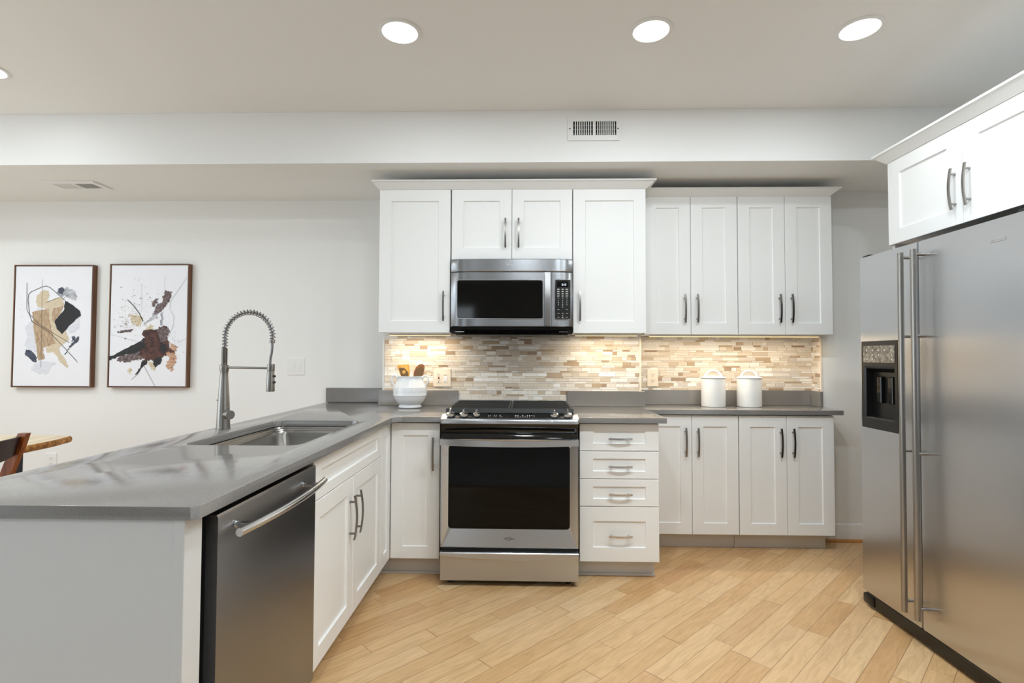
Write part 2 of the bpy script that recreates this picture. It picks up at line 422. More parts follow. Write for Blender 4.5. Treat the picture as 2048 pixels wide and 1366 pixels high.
for k, (xa, xb, za, zb) in enumerate(WINDOWS):
    b = B(M['trim']); w = .05
    b.box(xa, xa+w, WY0-.08, WY0+.01, za, zb); b.box(xb-w, xb, WY0-.08, WY0+.01, za, zb)
    b.box(xa+w, xb-w, WY0-.08, WY0+.01, za, za+w); b.box(xa+w, xb-w, WY0-.08, WY0+.01, zb-w, zb)
    zm = (za+zb)/2; b.box(xa+w, xb-w, WY0-.06, WY0-.02, zm-.02, zm+.02)
    struct(b.done('window_%d' % (k+1)))
b = B(M['trim']); y = RY
b.prism([(y, 0.018), (y-.014, 0.018), (y-.014, .095), (y-.010, .104), (y-.010, .110), (y-.005, .119), (y, .122)], 'x', NX1-.03, WX1)
struct(b.done('baseboard_right'))
b = B(M['shoe']); b.prism([(y, 0), (y-.026, 0), (y-.026, .009), (y-.020, .017), (y-.014, .02), (y, .02)], 'x', NX1-.03, WX1)
o = struct(b.done('trim_1')); o['label'] = 'honey wood shoe moulding under the white baseboard'

# ------------------------------------------------------------------ mosaic tile backsplashes (tiles are the surface pattern of one panel)
def mosaic(b, F, a0, a1, b0, b1, seed):
    """rows of narrow stone tiles; F maps (a, b, d) to world with d out of the wall"""
    rg = random.Random(seed)
    def bx(p0, p1, q0, q1, d0, d1):
        A = [F(p, q, d) for d in (d0, d1) for p, q in ((p0, q0), (p1, q0), (p1, q1), (p0, q1))]
        vs = [b.v(*c) for c in A]
        for q in ((4, 5, 6, 7), (0, 1, 5, 4), (1, 2, 6, 5), (2, 3, 7, 6), (3, 0, 4, 7)): b.face([vs[i] for i in q])
    b.use(M['grout']); bx(a0, a1, b0, b1, 0, 0.0062)
    z = b1-0.002; row = 0; last = -1
    while z > b0+0.006:
        h = 0.0228 if row % 2 == 0 else 0.0105
        zl = max(z-h, b0)
        a = a0-rg.random()*0.06
        while a < a1:
            w = rg.choice((0.032, 0.052, 0.066, 0.066, 0.104, 0.118)) if row % 2 == 0 else rg.choice((0.05, 0.066, 0.09, 0.12))
            p0, p1 = max(a, a0), min(a+w, a1)
            if p1-p0 > 0.004:
                while True:
                    k = rg.choices(range(8), weights=(20, 20, 18, 12, 7, 12, 4, 10))[0]
                    if k != last or k < 3: break
                last = k
                b.use(TILES[k]); bx(p0, p1-0.0017, zl, z, 0.006, 0.0082+rg.random()*0.0016)
            a += w
        z = zl-0.0017; row += 1
b = B(M['grout']); mosaic(b, fr_back(KY), -0.969, 0.795, 1.0188, 1.4, 3); mosaic(b, fr_back(KY), -0.4545, 0.2915, 0.93, 1.018, 5)
b.use(M['ivory']); b.box(0.787, 0.799, KY-0.012, KY, 1.019, 1.4)
tag(b.done('tile_backsplash', smooth=False), 'beige mosaic stone tile backsplash on the wall behind the range', 'backsplash', 'mosaic backsplashes')
b = B(M['grout']); mosaic(b, fr_back(NY), NX0, NX1-.0, 1.0188, 1.4, 11)
mosaic(b, lambda a, q, d: (NX1-d, a, q), RY+.004, NY-.008, 1.0188, 1.4, 12)
b.use(M['ivory']); b.box(NX1-.010, NX1+.002, RY-.003, RY+.005, 1.019, 1.4)
tag(b.done('tile_backsplash', smooth=False), 'beige mosaic stone tile backsplash in the wall recess behind the two canisters', 'backsplash', 'mosaic backsplashes')

# ------------------------------------------------------------------ upper cabinets
UB, UT = 1.4007, 2.308
F = fr_back(3.2503)
def cab_body(parent, x0, x1, y0, y1, z0, z1, name='body'):
    b = B(M['cab']); b.box(x0, x1, y0, y1, z0, z1, 0.001, 1); return b.done(name, parent)
def hung(label, x0, x1, yf, yb, z0, z1, doors, hz, ra=0.074):
    """doors: list of (a0, a1, handle a)"""
    t = thing('wall_cabinet', ((x0+x1)/2, (yf+yb)/2, z0), label, 'cabinet', 'white wall cabinets')
    cab_body(t, max(x0, x0), x1, yf+.0215, yb, z0+.002, z1)
    for a0, a1, ha in doors:
        d = shaker(fr_back(yf), a0, a1, z0, z1, ra, ra).done('door', t)
        if ha is not None: pull(fr_back(yf), ha, hz).done('handle', d)['label'] = 'satin nickel bowed bar pull'
    return t
hung('tall white shaker wall cabinet left of the microwave, one door', -0.919, -0.4685, 3.2503, KY, UB, UT, [(-.9197, -.4695, -.508)], 1.567)
hung('short white shaker wall cabinet with two doors directly above the microwave', -0.4625, 0.2985, 3.2503, KY, 1.862, UT, [(-.4610, -.0825, -.1215), (-.0795, .2975, -.039)], 2.026)
hung('tall white shaker wall cabinet right of the microwave, one door', 0.3035, 0.7565, 3.2503, KY, UB, UT, [(.304, .7563, .344)], 1.567)
t = hung('narrow two-door white wall cabinet in the recess, next to the taller run, above the outlet', 0.8085, 1.3905, 3.4163, NY, UB, UT, [(.786, 1.0855, 1.045), (1.0885, 1.3895, 1.126)], 1.57)
hung('two-door white wall cabinet at the right end, above the right canister', 1.3935, 2.0005, 3.4163, NY, UB, UT, [(1.3945, 1.6965, 1.657), (1.6995, 2.0, 1.733)], 1.57)

def crown(label, x0, x1, yf, yb, z0=2.306, z1=2.354, pr=0.055, left=True, right=True):
    b = B(M['cab']); l = 1 if left else 0; r = 1 if right else 0
    lv = [(0, z0), (.004, z0), (.045, z1-.012), (pr, z1-.009), (pr, z1)]
    b.loft([[(x0-p*l*.75, yf-p, z), (x1+p*r, yf-p, z), (x1+p*r, yb, z), (x0-p*l*.75, yb, z)] for p, z in lv])
    return tag(b.done('crown_moulding', ang=20), label, 'moulding', 'crown mouldings')
crown('white crown moulding on top of the cabinets around the microwave', -0.919, 0.7565, 3.2503, 3.3595)
crown('white crown moulding on top of the recessed cabinets at the right', 0.764, 1.985, 3.4163, NY-.001, left=False, z1=2.352)

# under-cabinet LED bars
for x0, x1, yy, lab in ((-.90, -.49, 3.44, 'slim warm LED bar under the wall cabinet left of the microwave'), (.33, .74, 3.42, 'slim warm LED bar under the wall cabinet right of the microwave'), (.84, 1.97, 3.53, 'long warm LED bar under the two recessed wall cabinets')):
    t = thing('under_cabinet_light', ((x0+x1)/2, yy, UB-.012), lab, 'light', 'under-cabinet lights')
    b = B(M['white_plastic']); b.box(x0, x1, yy-.012, yy+.012, UB-.010, UB+.0018); b.done('housing', t)
    b = B(M['led']); b.box(x0+.004, x1-.004, yy-.009, yy+.009, UB-.012, UB-.0102); b.done('lens', t)
    lp = lamp('under_cabinet_lamp', ((x0+x1)/2, yy, UB-.0135), x1-x0-.02, UNDER_W*(x1-x0)/.41*(.7 if x1-x0 > 1 else 1), (1, .85, .64), 'RECTANGLE', .016)

# ------------------------------------------------------------------ cabinet above the refrigerator
XF = 1.965
t = thing('wall_cabinet', (2.3, 2.36, 1.857), 'deep white two-door shaker cabinet mounted above the refrigerator', 'cabinet', 'white wall cabinets')
b = B(M['cab']); b.box(XF+.0215, WX1, 1.886, 2.84, 1.859, 2.3035, .001, 1); b.box(XF+.0215, WX1, 2.822, 2.84, 1.835, 1.86); b.done('body', t)
for a0, a1, ha in ((2.3635, 2.839, 2.378), (1.886, 2.3605, 2.300)):
    d = shaker(fr_fridge(XF), a0, a1, 1.857, 2.3035, .083, .074).done('door', t)
    h = pull(fr_fridge(XF), ha+.022, 2.022, L=.19, m=M['nickel']).done('handle', d); h['label'] = 'satin nickel bowed bar pull'
b = B(M['cab'])
b.loft([[(XF-p, 1.80, z), (XF-p, 2.84+p, z), (WX1, 2.84+p, z), (WX1, 1.80, z)] for p, z in ((0, 2.304), (.004, 2.304), (.042, 2.343), (.052, 2.346), (.052, 2.357))])
tag(b.done('crown_moulding', ang=20), 'white crown moulding above the refrigerator cabinet', 'moulding', 'crown mouldings')

# ------------------------------------------------------------------ base cabinets
FB = fr_back(2.953); XP = -0.759; FP = fr_pen(XP)
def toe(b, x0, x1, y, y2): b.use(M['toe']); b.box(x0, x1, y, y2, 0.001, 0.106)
# drawers right of the range
t = thing('base_cabinet', (.533, 3.2, 0), 'white base cabinet with four drawers right of the range', 'cabinet', 'white base cabinets')
b = B(M['cab']); b.box(.3125, .755, 2.9745, 3.57, .108, .882); b.done('body', t)
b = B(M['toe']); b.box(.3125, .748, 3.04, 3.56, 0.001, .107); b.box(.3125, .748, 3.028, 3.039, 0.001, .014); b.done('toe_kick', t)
for z0, z1, rb in ((.7245, .875, .04), (.569, .7205, .04), (.4155, .565, .04), (.108, .411, .078)):
    d = shaker(FB, .3115, .755, z0, z1, .075, rb).done('drawer', t)
    pull(FB, .537, (z0+z1)/2-.006, False, .13, M['chrome']).done('handle', d)['label'] = 'short polished nickel bar pull'
# corner cabinet left of the range, with the narrow return leaf on the peninsula side
t = thing('base_cabinet', (-.62, 3.2, 0), 'white corner base cabinet left of the range with one tall door', 'cabinet', 'white base cabinets')
b = B(M['cab']); b.box(-1.34, -.4795, 2.9745, 3.57, .108, .882); b.box(-1.34, XP-.021, 2.768, 2.974, .108, .882); b.done('body', t)
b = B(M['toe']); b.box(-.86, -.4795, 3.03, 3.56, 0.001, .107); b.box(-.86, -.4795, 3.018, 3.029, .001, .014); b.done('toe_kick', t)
d = shaker(FB, XP+.004, -.4775, .112, .873, .068, .068).done('door', t)
pull(FB, -.513, .702).done('handle', d)['label'] = 'satin nickel bowed bar pull'
shaker(FP, 2.770, 2.949, .112, .873, .055, .068).done('door', t)
# sink base
t = thing('base_cabinet', (-1.05, 2.32, 0), 'white sink base cabinet between the dishwasher and the corner, false drawer above two doors', 'cabinet', 'white base cabinets')
b = B(M['cab']); b.box(-1.34, XP-.021, 1.868, 1.886, .108, .882); b.box(-1.34, XP-.021, 2.748, 2.766, .108, .882); b.box(-1.34, -1.325, 1.887, 2.747, .108, .882)
b.box(-1.325, XP-.021, 1.887, 2.747, .108, .125); b.box(XP-.041, XP-.021, 1.887, 2.747, .70, .882); b.done('body', t)
b = B(M['toe']); b.box(-.86, -.842, 1.87, 2.766, 0.001, .107); b.done('toe_kick', t)
shaker(FP, 1.869, 2.766, .722, .870, .075, .042).done('false_drawer', t)
for a0, a1, ha in ((1.869, 2.3135, 2.269), (2.3165, 2.766, 2.352)):
    d = shaker(FP, a0, a1, .110, .718, .068, .068).done('door', t)
    pull(FP, ha, .548 if ha < 2.3 else .553, L=.19).done('handle', d)['label'] = 'satin nickel bowed bar pull'
# recess base cabinets
FN = fr_back(3.41)
for x0, x1, doors, lab in ((.806, 1.3835, ((.785, 1.0835, 1.0425), (1.0865, 1.382, 1.121)), 'shallow white two-door base cabinet in the recess beside the drawer stack'),
                           (1.3865, 1.992, ((1.388, 1.6905, 1.65), (1.6935, 1.992, 1.729)), 'shallow white two-door base cabinet at the right end below the canisters')):
    t = thing('base_cabinet', ((x0+x1)/2, 3.58, 0), lab, 'cabinet', 'white base cabinets')
    b = B(M['cab']); b.box(x0, x1, 3.4315, 3.755, .112, .882); b.done('body', t)
    b = B(M['toe']); b.box(x0, min(x1, 1.978), 3.50, 3.75, .001, .111); b.done('toe_kick', t)
    for a0, a1, ha in doors:
        d = shaker(FN, a0, a1, .112, .876, .072, .072).done('door', t)
        pull(FN, ha, .704, L=.184).done('handle', d)['label'] = 'dark satin nickel bar pull'
# peninsula end panel
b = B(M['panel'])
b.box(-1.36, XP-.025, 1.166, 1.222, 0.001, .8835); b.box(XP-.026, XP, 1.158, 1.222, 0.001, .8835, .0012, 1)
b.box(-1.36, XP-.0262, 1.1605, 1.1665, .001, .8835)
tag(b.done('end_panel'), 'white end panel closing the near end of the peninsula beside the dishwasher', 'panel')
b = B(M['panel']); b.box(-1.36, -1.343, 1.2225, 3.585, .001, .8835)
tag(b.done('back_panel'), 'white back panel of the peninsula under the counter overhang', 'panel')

# ------------------------------------------------------------------ countertops
CT0, CT1 = .884, .914
def slab(outer, hole=None, name='countertop', label='', m=None, z0=CT0, z1=CT1, bev=0.002, group='grey quartz countertops'):
    b = B(m or M['quartz']); bm = b.bm
    es = []
    for lp in [outer]+([hole] if hole else []):
        vs = [bm.verts.new((x, y, z0)) for x, y in lp]
        es += [bm.edges.new((vs[i], vs[(i+1) % len(vs)])) for i in range(len(vs))]
    bmesh.ops.triangle_fill(bm, use_beauty=True, use_dissolve=True, edges=es)
    fs = bm.faces[:]
    r = bmesh.ops.extrude_face_region(bm, geom=fs)
    vs = [g for g in r['geom'] if isinstance(g, bmesh.types.BMVert)]
    bmesh.ops.translate(bm, verts=vs, vec=(0, 0, z1-z0))
    bmesh.ops.recalc_face_normals(bm, faces=bm.faces[:])
    if bev:
        ee = [e for e in bm.edges if len(e.link_faces) == 2 and e.calc_face_angle(0) > 1.2 and abs(e.verts[0].co.z-z1) < 1e-5 and abs(e.verts[1].co.z-z1) < 1e-5]
        bmesh.ops.bevel(bm, geom=ee, offset=bev, segments=2, affect='EDGES', profile=.5)
    return tag(b.done(name, ang=30), label, 'countertop', group)
HX0, HX1, HY0, HY1 = -1.300, -.852, 1.946, 2.712
slab([(-1.449, 1.150), (-.742, 1.150), (-.729, 1.163), (-.729, 2.868), (-.685, 2.912), (-.4605, 2.912), (-.4605, KY-.001), (JX+.0, KY-.001), (JX-.001, LY-.001), (-1.449, LY-.001)],
     rr(HX0, HX1, HY0, HY1, .055, 8), label='grey quartz peninsula countertop with the sink cut-out, running to the range')
slab([(.2985, 2.912), (.790, 2.912), (.790, KY-.001), (.2985, KY-.001)], label='grey quartz countertop above the four drawers right of the range')
slab([(.7915, 3.388), (2.042, 3.388), (2.042, NY-.001), (NX0+.001, NY-.001), (NX0+.001, KY-.002), (.7915, KY-.002)], label='shallow grey quartz countertop in the recess carrying two canisters')
def upstand(label, boxes):
    b = B(M['quartz'])
    for bx in boxes: b.box(*bx, .0012, 1)
    return tag(b.done('counter_upstand'), label, 'backsplash', 'grey quartz upstands')
Z0, Z1 = CT1+.0003, 1.0185
upstand('grey quartz upstand on the white wall at the far end of the peninsula', [(-1.447, JX-.002, LY-.021, LY-.0005, Z0+.004, Z1+.002)])
upstand('grey quartz upstand behind the white crock', [(-1.008, -.455, KY-.021, KY-.0005, Z0, Z1)])
upstand('grey quartz upstand right of the range, above the drawer countertop', [(.292, .822, KY-.0215, KY-.0005, Z0, Z1)])
upstand('grey quartz upstand in the recess behind the canisters', [(.823, NX1-.0215, NY-.0215, NY-.0005, Z0, Z1), (NX1-.021, NX1-.0005, RY-.012, NY-.022, Z0, Z1)])

# ------------------------------------------------------------------ sink and faucet
t = thing('kitchen_sink', (-1.076, 2.33, .66), 'stainless undermount single-bowl sink in the peninsula', 'sink')
b = B(M['sink'])
def sl(i, z, r=.055): return [(x, y, z) for x, y in rr(HX0+i, HX1-i, HY0+i, HY1-i, max(r, .01), 8)]
b.loft([sl(-.012, .8825), sl(-.012, .881), sl(.002, .880), sl(.004, .872), sl(.016, .870), sl(.018, .864), sl(.026, .862), sl(.030, .85), sl(.036, .70, .06), sl(.05, .684, .06), sl(.10, .680, .05)], cap0=False, cap1=True)
b.done('basin', t, ang=50)
b = B(M['chrome']); b.lathe((-1.13, 2.33), [(.055, .6803), (.055, .683), (.045, .684), (.04, .679)], 32); b.done('drain', t)
FX, FY = -1.387, 2.374
t = thing('kitchen_faucet', (FX, FY, CT1), 'tall brushed nickel spring-spout faucet behind the sink', 'faucet')
b = B(M['nickel'])
b.lathe((FX, FY), [(.031, .9143), (.031, .918), (.0293, .9195), (.0265, 1.0), (.0225, 1.08), (.0185, 1.14), (.0170, 1.165), (.0178, 1.180), (.0195, 1.186), (.0195, 1.207), (.017, 1.209)], 40)
b.done('body', t)
# riser, hose and springs
b = B(M['nickel']); b.cyl((FX, FY, 1.205), (FX, FY, 1.288), .0095)
hp = [(FX+.002*k/27, FY, 1.206+.003*k) for k in range(28)]
hel = []
for k in range(28*14):
    a = 2*PI*k/14; hel.append((FX+.0118*math.cos(a), FY+.0118*math.sin(a), 1.209+.0785*k/(28*14)))
b.tube(hel, .0015, 5); b.done('riser', t)
arc = []
R0, AX, AZ = .1115, FX+.1125, 1.342
for k in range(9): arc.append((FX+.001, FY, 1.286+(AZ-1.286)*k/9))
for k in range(41):
    a = PI-PI*k/40; arc.append((AX+R0*math.cos(a), FY, AZ+R0*math.sin(a)))
for k in range(1, 6): arc.append((AX+R0-.0005*k, FY, AZ-.006*k))
b = B(M['dark_steel']); b.tube(arc, .0062, 12)
e = Vector(arc[-1]); b.tube([e, (e.x+.001, FY, e.z-.02), (e.x-.001, FY, e.z-.045), (e.x-.007, FY, e.z-.075), (e.x-.008, FY, e.z-.103)], .0058, 12); b.done('hose', t)
# spring along the arc
ap = [Vector(p) for p in arc]; cum = [0]
for p, q in zip(ap[:-1], ap[1:]): cum.append(cum[-1]+(q-p).length)
tot = cum[-1]; turns = 30; n = turns*14; hel = []
j = 0
for k in range(n+1):
    s_ = tot*k/n
    while j < len(cum)-2 and cum[j+1] < s_: j += 1
    f = (s_-cum[j])/(cum[j+1]-cum[j]); p = ap[j].lerp(ap[j+1], f)
    tg = (ap[min(j+2, len(ap)-1)]-ap[max(j-1, 0)]).normalized(); n1 = Vector((0, 1, 0)); n2 = tg.cross(n1)
    a = 2*PI*turns*k/n; hel.append(p+(n1*math.cos(a)+n2*math.sin(a))*.0115)
b = B(M['nickel']); b.tube(hel, .0022, 6)
b.tube([e+Vector((0, 0, .012)), e+Vector((0, 0, -.002))], .0128, 20); b.done('spring', t, ang=80)
b = B(M['nickel']); b.cyl((FX+.01, FY, 1.197), (-1.183, FY, 1.195), .0052); b.done('arm', t)
b = B(M['nickel']); hx = -1.1685
b.lathe((hx, FY), [(.016, 1.181), (.0165, 1.183), (.0165, 1.212), (.015, 1.214)], 32); b.done('holder_ring', t)
b = B(M['nickel']); b.lathe((hx-.001, FY), [(.0182, 1.088), (.0186, 1.09), (.0172, 1.15), (.0155, 1.1805)], 32)
h = b.done('spray_head', t)
b = B(M['black']); b.lathe((hx-.001, FY), [(.015, 1.0872), (.015, 1.0879)], 24); b.done('spray_face', h)
for z in (1.158, 1.130):
    b = B(M['black']); b.cyl((hx+.012, FY-.004, z), (hx+.0235, FY-.008, z), .0065, .005, 16); b.done('button', h)
b = B(M['nickel']); d_ = Vector((.86, -.5, 0)); c0 = Vector((FX, FY, .982))
b.cyl(c0+d_*.02, c0+d_*.044, .0165, seg=28); b.cyl(c0+d_*.0445, c0+d_*.058, .0205, seg=28); b.cyl(c0+d_*.0435, c0+d_*.046, .017, seg=28)
b.done('lever', t)
b = B(M['black']); b.cyl((FX-.022, FY, 1.046), (FX-.031, FY, 1.046), .003, seg=10); b.done('set_screw', t)

# ------------------------------------------------------------------ range
X0, X1 = -.4585, .2965; XC = (X0+X1)/2
t = thing('gas_range', (XC, 3.2, 0), 'stainless slide-in gas range with black oven window between the base cabinets', 'range')
b = B(M['black'])
b.box(X0+.004, X1-.004, 2.945, 3.565, .035, .905); b.box(X0+.004, X1-.004, 2.885, 2.945, .035, .30); b.box(X0+.004, X1-.004, 2.885, 2.945, .775, .883)
b.box(X0+.004, X0+.04, 2.885, 2.945, .30, .775); b.box(X1-.04, X1-.004, 2.885, 2.945, .30, .775)
b.done('body', t)
b = B(M['gloss_black']); b.box(X0-.001, X1+.001, 2.945, 3.57, .906, .925, .003, 2); b.done('cooktop', t)
b = B(M['steel'])
prof = [(2.853, .884), (2.851, .900), (2.855, .906), (2.862, .909), (2.943, .9275), (2.9445, .92), (2.9445, .884)]
def inset(p, k):
    return p
rows = []
for x, ins in ((X0-.002, .012), (X0+.004, .004), (X0+.016, 0), (X1-.016, 0), (X1-.004, .004), (X1+.002, .012)):
    rows.append([(x, max(y_, 2.851+ins) if y_ < 2.9 else y_, z_) for y_, z_ in prof])
b.loft(rows); cp = b.done('control_panel', t)
def slope(x, s, d):  # point on the sloped panel: s 0 front .. 1 back, d off the surface
    y_ = 2.862+(2.943-2.862)*s; z_ = .909+(.9275-.909)*s
    n = Vector((0, -.0185, .081)).normalized(); return Vector((x, y_, z_))+n*d
b = B(M['gloss_black'])
b.loft([[tuple(slope(x, s, d)) for x, s in ((X0+.03, .18), (X1-.03, .18), (X1-.034, .97), (X0+.034, .97))] for d in (-.001, .0012)])
g = b.done('touch_panel', cp)
b = B(M['legend']); rg = random.Random(4)
for x in [XC-.12+.0105*k for k in range(8)]+[XC+.03+.013*k for k in range(9)]:
    w = rg.uniform(.003, .007)
    for s in (.35, .62):
        if rg.random() < .75: b.loft([[tuple(slope(xx, ss, d)) for xx, ss in ((x, s), (x+w, s), (x+w, s+.10), (x, s+.10))] for d in (.0013, .0016)])
b.done('legend_marks', cp)
for x in (-.383, -.312, .199):
    b = B(M['chrome']); b.loft([[tuple(slope(xx, ss, d)) for xx, ss in ((x, .22), (x+.022, .22), (x+.022, .6), (x, .6))] for d in (.0011, .0016)]); b.done('knob_plate', cp)
for kx, rk in ((-.409, .021), (-.335, .021), (-.264, .017), (.165, .021), (.239, .021)):
    c = slope(kx, .45, 0); n = Vector((0, -.30, .954)).normalized()
    b = B(M['black']); b.cyl(c+n*.0005, c+n*.010, rk*.95, rk*.8, 28)
    b.use(M['chrome']); b.tube([c+n*.010, c+n*.013, c+n*.020, c+n*.022], [rk*1.12, rk*1.16, rk*1.1, rk*.85], 32)
    q = Vector((0, -.954, -.30)); s_ = Vector((1, 0, 0))
    b.loft([[tuple(c+n*hh+s_*(a*w)+q*(e_*l)) for a, e_ in ((-1, -1), (1, -1), (1, 1), (-1, 1))] for hh, w, l in ((.020, .0052, rk*.95), (.044, .0045, rk*.8), (.049, .0030, rk*.6))])
    b.done('knob', t)
b = B(M['gloss_black'])
b.loft([[(x, y_, z_) for y_, z_ in ((2.866, .883), (2.872, .855), (2.884, .83), (2.868, .812), (2.866, .802), (2.89, .801), (2.89, .883))] for x in (X0+.001, X1-.001)])
b.done('vent_panel', t)
# oven door: frame, window, strap handle
t_d = None
ZD0, ZD1, WX_0, WX_1, WZ0, WZ1 = .213, .800, -.416, .2495, .311, .766
b = B(M['steel']); outer = rr(X0+.001, X1-.001, ZD0, ZD1, .003, 6); inner = rr(WX_0, WX_1, WZ0, WZ1, .02, 6)
rows = [[(x, y_, z) for x, z in lp] for lp, y_ in ((inner, 2.884), (inner, 2.866), (rr(X0+.008, X1-.008, ZD0+.006, ZD1-.001, .006, 6), 2.850), (outer, 2.856), (outer, 2.884))]
b.loft(rows+[rows[0]], False, False); dr = b.done('oven_door', t, ang=25)
b = B(M['oven_glass']); b.rrect(WX_0, WX_1, WZ0, WZ1, .02, 2.866, 2.870); b.done('window', dr)
b = B(M['steel'])
pts = [(XC+(X1-XC-.004)*k/14, 2.818-.022*(1-(k/14)**2), .7885-.0045*(1-(k/14)**2)) for k in range(-14, 15)]
b.bar(pts, (0, 0, 1), .033, .011)
for x in (X0+.004, X1-.015): b.box(x, x+.011, 2.816, 2.859, .772, .805)
b.done('handle', dr)['label'] = 'wide bowed stainless strap handle'
b = B(M['nickel'])
for zz, yy in ((.60, 2.93), (.43, 2.93)):
    b = B(M['nickel'])
    for k in range(5):
        b.tube([(X0+.07+.0, yy-.008*k, zz), (X0+.10, yy-.008*k, zz), (X0+.125, yy-.008*k, zz-.035), (X1-.125, yy-.008*k, zz-.035), (X1-.10, yy-.008*k, zz), (X1-.07, yy-.008*k, zz)], .0016, 6)
    b.done('oven_rack', t)
# drawer with scooped pull
b = B(M['steel']); cols = []
for k in range(-14, 15):
    s = k/14; x = XC+(X1-XC-.001)*s; zc = .166-.020*(1-abs(s)**2.2)
    cols.append([(x, 2.884, .191), (x, 2.866, .191), (x, 2.850, .1885), (x, 2.846, .184), (x, 2.845, zc+.008), (x, 2.849, zc), (x, 2.861, zc-.0035), (x, 2.862, zc-.02), (x, 2.862, .034), (x, 2.865, .031), (x, 2.884, .031)])
b.loft(cols, closed=True); b.done('drawer', t, ang=28)
for x in (X0+.05, X1-.05):
    for y_ in (2.93, 3.5):
        b = B(M['dark_gap']); b.cyl((x, y_, .001), (x, y_, .036), .018, seg=16); b.done('foot', t)
def emblem(parent, x, y, z, w, m=None):
    q = text_mesh('Whirlpool', w/4.3, m or M['legend'], lambda a, bb, d: (x+a, y-d, z+bb), 'emblem', parent, shear=.25)
    ring = []
    for k in range(28):
        a = 2*PI*k/27*.86+.5; ring.append((x-w*.02+w*.24*math.cos(a), y-.0005, z-.001+w*.15*math.sin(a)+w*.05*math.cos(a)))
    q.tube(ring, w*.012, 6); return q.done('emblem', parent)
M['emblem'] = mat('emblem_print', (70, 66, 62), .4)
emblem(dr, XC, 2.8562, .262, .062, M['emblem'])
# burners and grates
for bx_, by_, br in ((-.30, 3.08, .045), (-.30, 3.38, .038), (.14, 3.08, .045), (.14, 3.38, .035), (XC, 3.23, .05)):
    b = B(M['iron']); b.lathe((bx_, by_), [(br*1.2, .9252), (br*1.15, .931), (br, .934), (br, .941), (br*.8, .944)], 28); b.done('burner', t)
for gx0, gx1 in ((X0+.018, XC-.0015), (XC+.0015, X1-.018)):
    b = B(M['iron']); gy0, gy1, gz0, gz1 = 2.952, 3.515, .938, .957
    b.loft([[(x, y_, z_) for y_, z_ in ((gy0-.004, .934), (gy0+.012, .934), (gy0+.016, gz1), (gy0+.004, gz1))] for x in (gx0-.004, gx1)])
    b.box(gx0, gx1, gy1-.012, gy1, gz0, gz1)
    b.box(gx0, gx0+.012, gy0+.01, gy1, .934, gz1); b.box(gx1-.012, gx1, gy0+.01, gy1, .934, gz1)
    n = 11
    for k in range(1, n+1):
        y_ = gy0+(gy1-gy0)*k/(n+1); b.box(gx0+.01, gx1-.01, y_-.0055, y_+.0055, gz0+.003, gz1-.001)
    for k in (1, 2): 
        x = gx0+(gx1-gx0)*k/3; b.box(x-.006, x+.006, gy0+.01, gy1-.01, gz0, gz1-.005)
    for x in (gx0+.006, gx1-.006):
        for y_ in (gy0+.01, gy1-.006): b.box(x-.006, x+.006, y_-.006, y_+.006, .9255, gz0+.004)
    b.done('grate', t)

# ------------------------------------------------------------------ microwave
MX0, MX1 = -.4600, .2985; MC = (MX0+MX1)/2; HW = (MX1-MX0)/2
t = thing('microwave', (MC, 3.4, 1.385), 'stainless over-the-range microwave hung below the short cabinet', 'microwave')
def mf(x): return 3.200+.030*abs((x-MC)/HW)**7
b = B(M['black']); b.box(MX0+.002, MX1-.002, 3.242, KY-.011, 1.392, 1.856); b.done('body', t)
def curved(x0, x1, z0, z1, m, dz=.004, n=28):
    b = B(m); rows = []
    for k in range(n+1):
        x = x0+(x1-x0)*k/n; y_ = mf(x)
        rows.append([(x, 3.241, z0), (x, y_+.003, z0), (x, y_, z0+dz), (x, y_, z1-dz), (x, y_+.003, z1), (x, 3.241, z1)])
    b.loft(rows); return b
tp = curved(MX0, MX1, 1.779, 1.8575, M['oven_steel']).done('vent_panel', t)
emblem(tp, MC-.005, 3.1996, 1.822, .068, M['legend'])
dr = curved(MX0, .1655, 1.437, 1.776, M['oven_steel']).done('door', t)
b = B(M['chrome']); b.rrect(-.420, .1155, 1.484, 1.7275, .014, 3.1965, 3.202); b.done('window_rim', dr)
b = B(M['gloss_black']); b.rrect(-.416, .1115, 1.488, 1.7235, .011, 3.1955, 3.1964); b.done('window', dr)
b = B(M['chrome']); b.bar([(.140, 3.170+.008*(k/6)**2, 1.4425+.0272*(k+6)) for k in range(-6, 7)], (1, 0, 0), .034, .012)
for z in (1.452, 1.757): b.box(.131, .149, 3.176, 3.202, z-.01, z+.01)
b.done('handle', dr)['label'] = 'vertical polished steel door handle'
cp = curved(.1675, MX1, 1.437, 1.776, M['oven_steel']).done('control_panel', t)
kx0, kx1, kz0, kz1 = .187, .281, 1.486, 1.7265
yk = mf(.235)
b = B(M['chrome']); b.rrect(kx0-.003, kx1+.003, kz0-.003, kz1+.003, .010, 3.1965, 3.2025); b.done('keypad_rim', cp)
b = B(M['keypad']); b.rrect(kx0, kx1, kz0, kz1, .008, 3.1955, 3.1964); b.done('keypad', cp)
b = B(M['gloss_black']); b.box(kx0+.012, kx1-.012, 3.1950, 3.1954, kz1-.045, kz1-.010); b.done('display', cp)
pl = lambda a, bb, d: (a, 3.1949-d*.3, bb)
b = text_mesh('2:12', .017, M['digit'], lambda a, bb, d: (.242+a, 3.1949-d*.2, kz1-.031+bb), 'digits', cp); b.done('digits', cp)
b = B(M['legend'])
for c in range(3):
    for r_i in range(5):
        x = kx0+.021+.026*c; z = kz1-.058-.0138*r_i
        w = (.015, .013, .016)[c] if r_i < 4 else .009
        b.box(x-w/2, x+w/2, 3.1952, 3.19545, z-.0012, z+.0012)
        if r_i < 4: b.box(x-w/2, x+w/3, 3.1952, 3.19545, z-.0045, z-.0028)
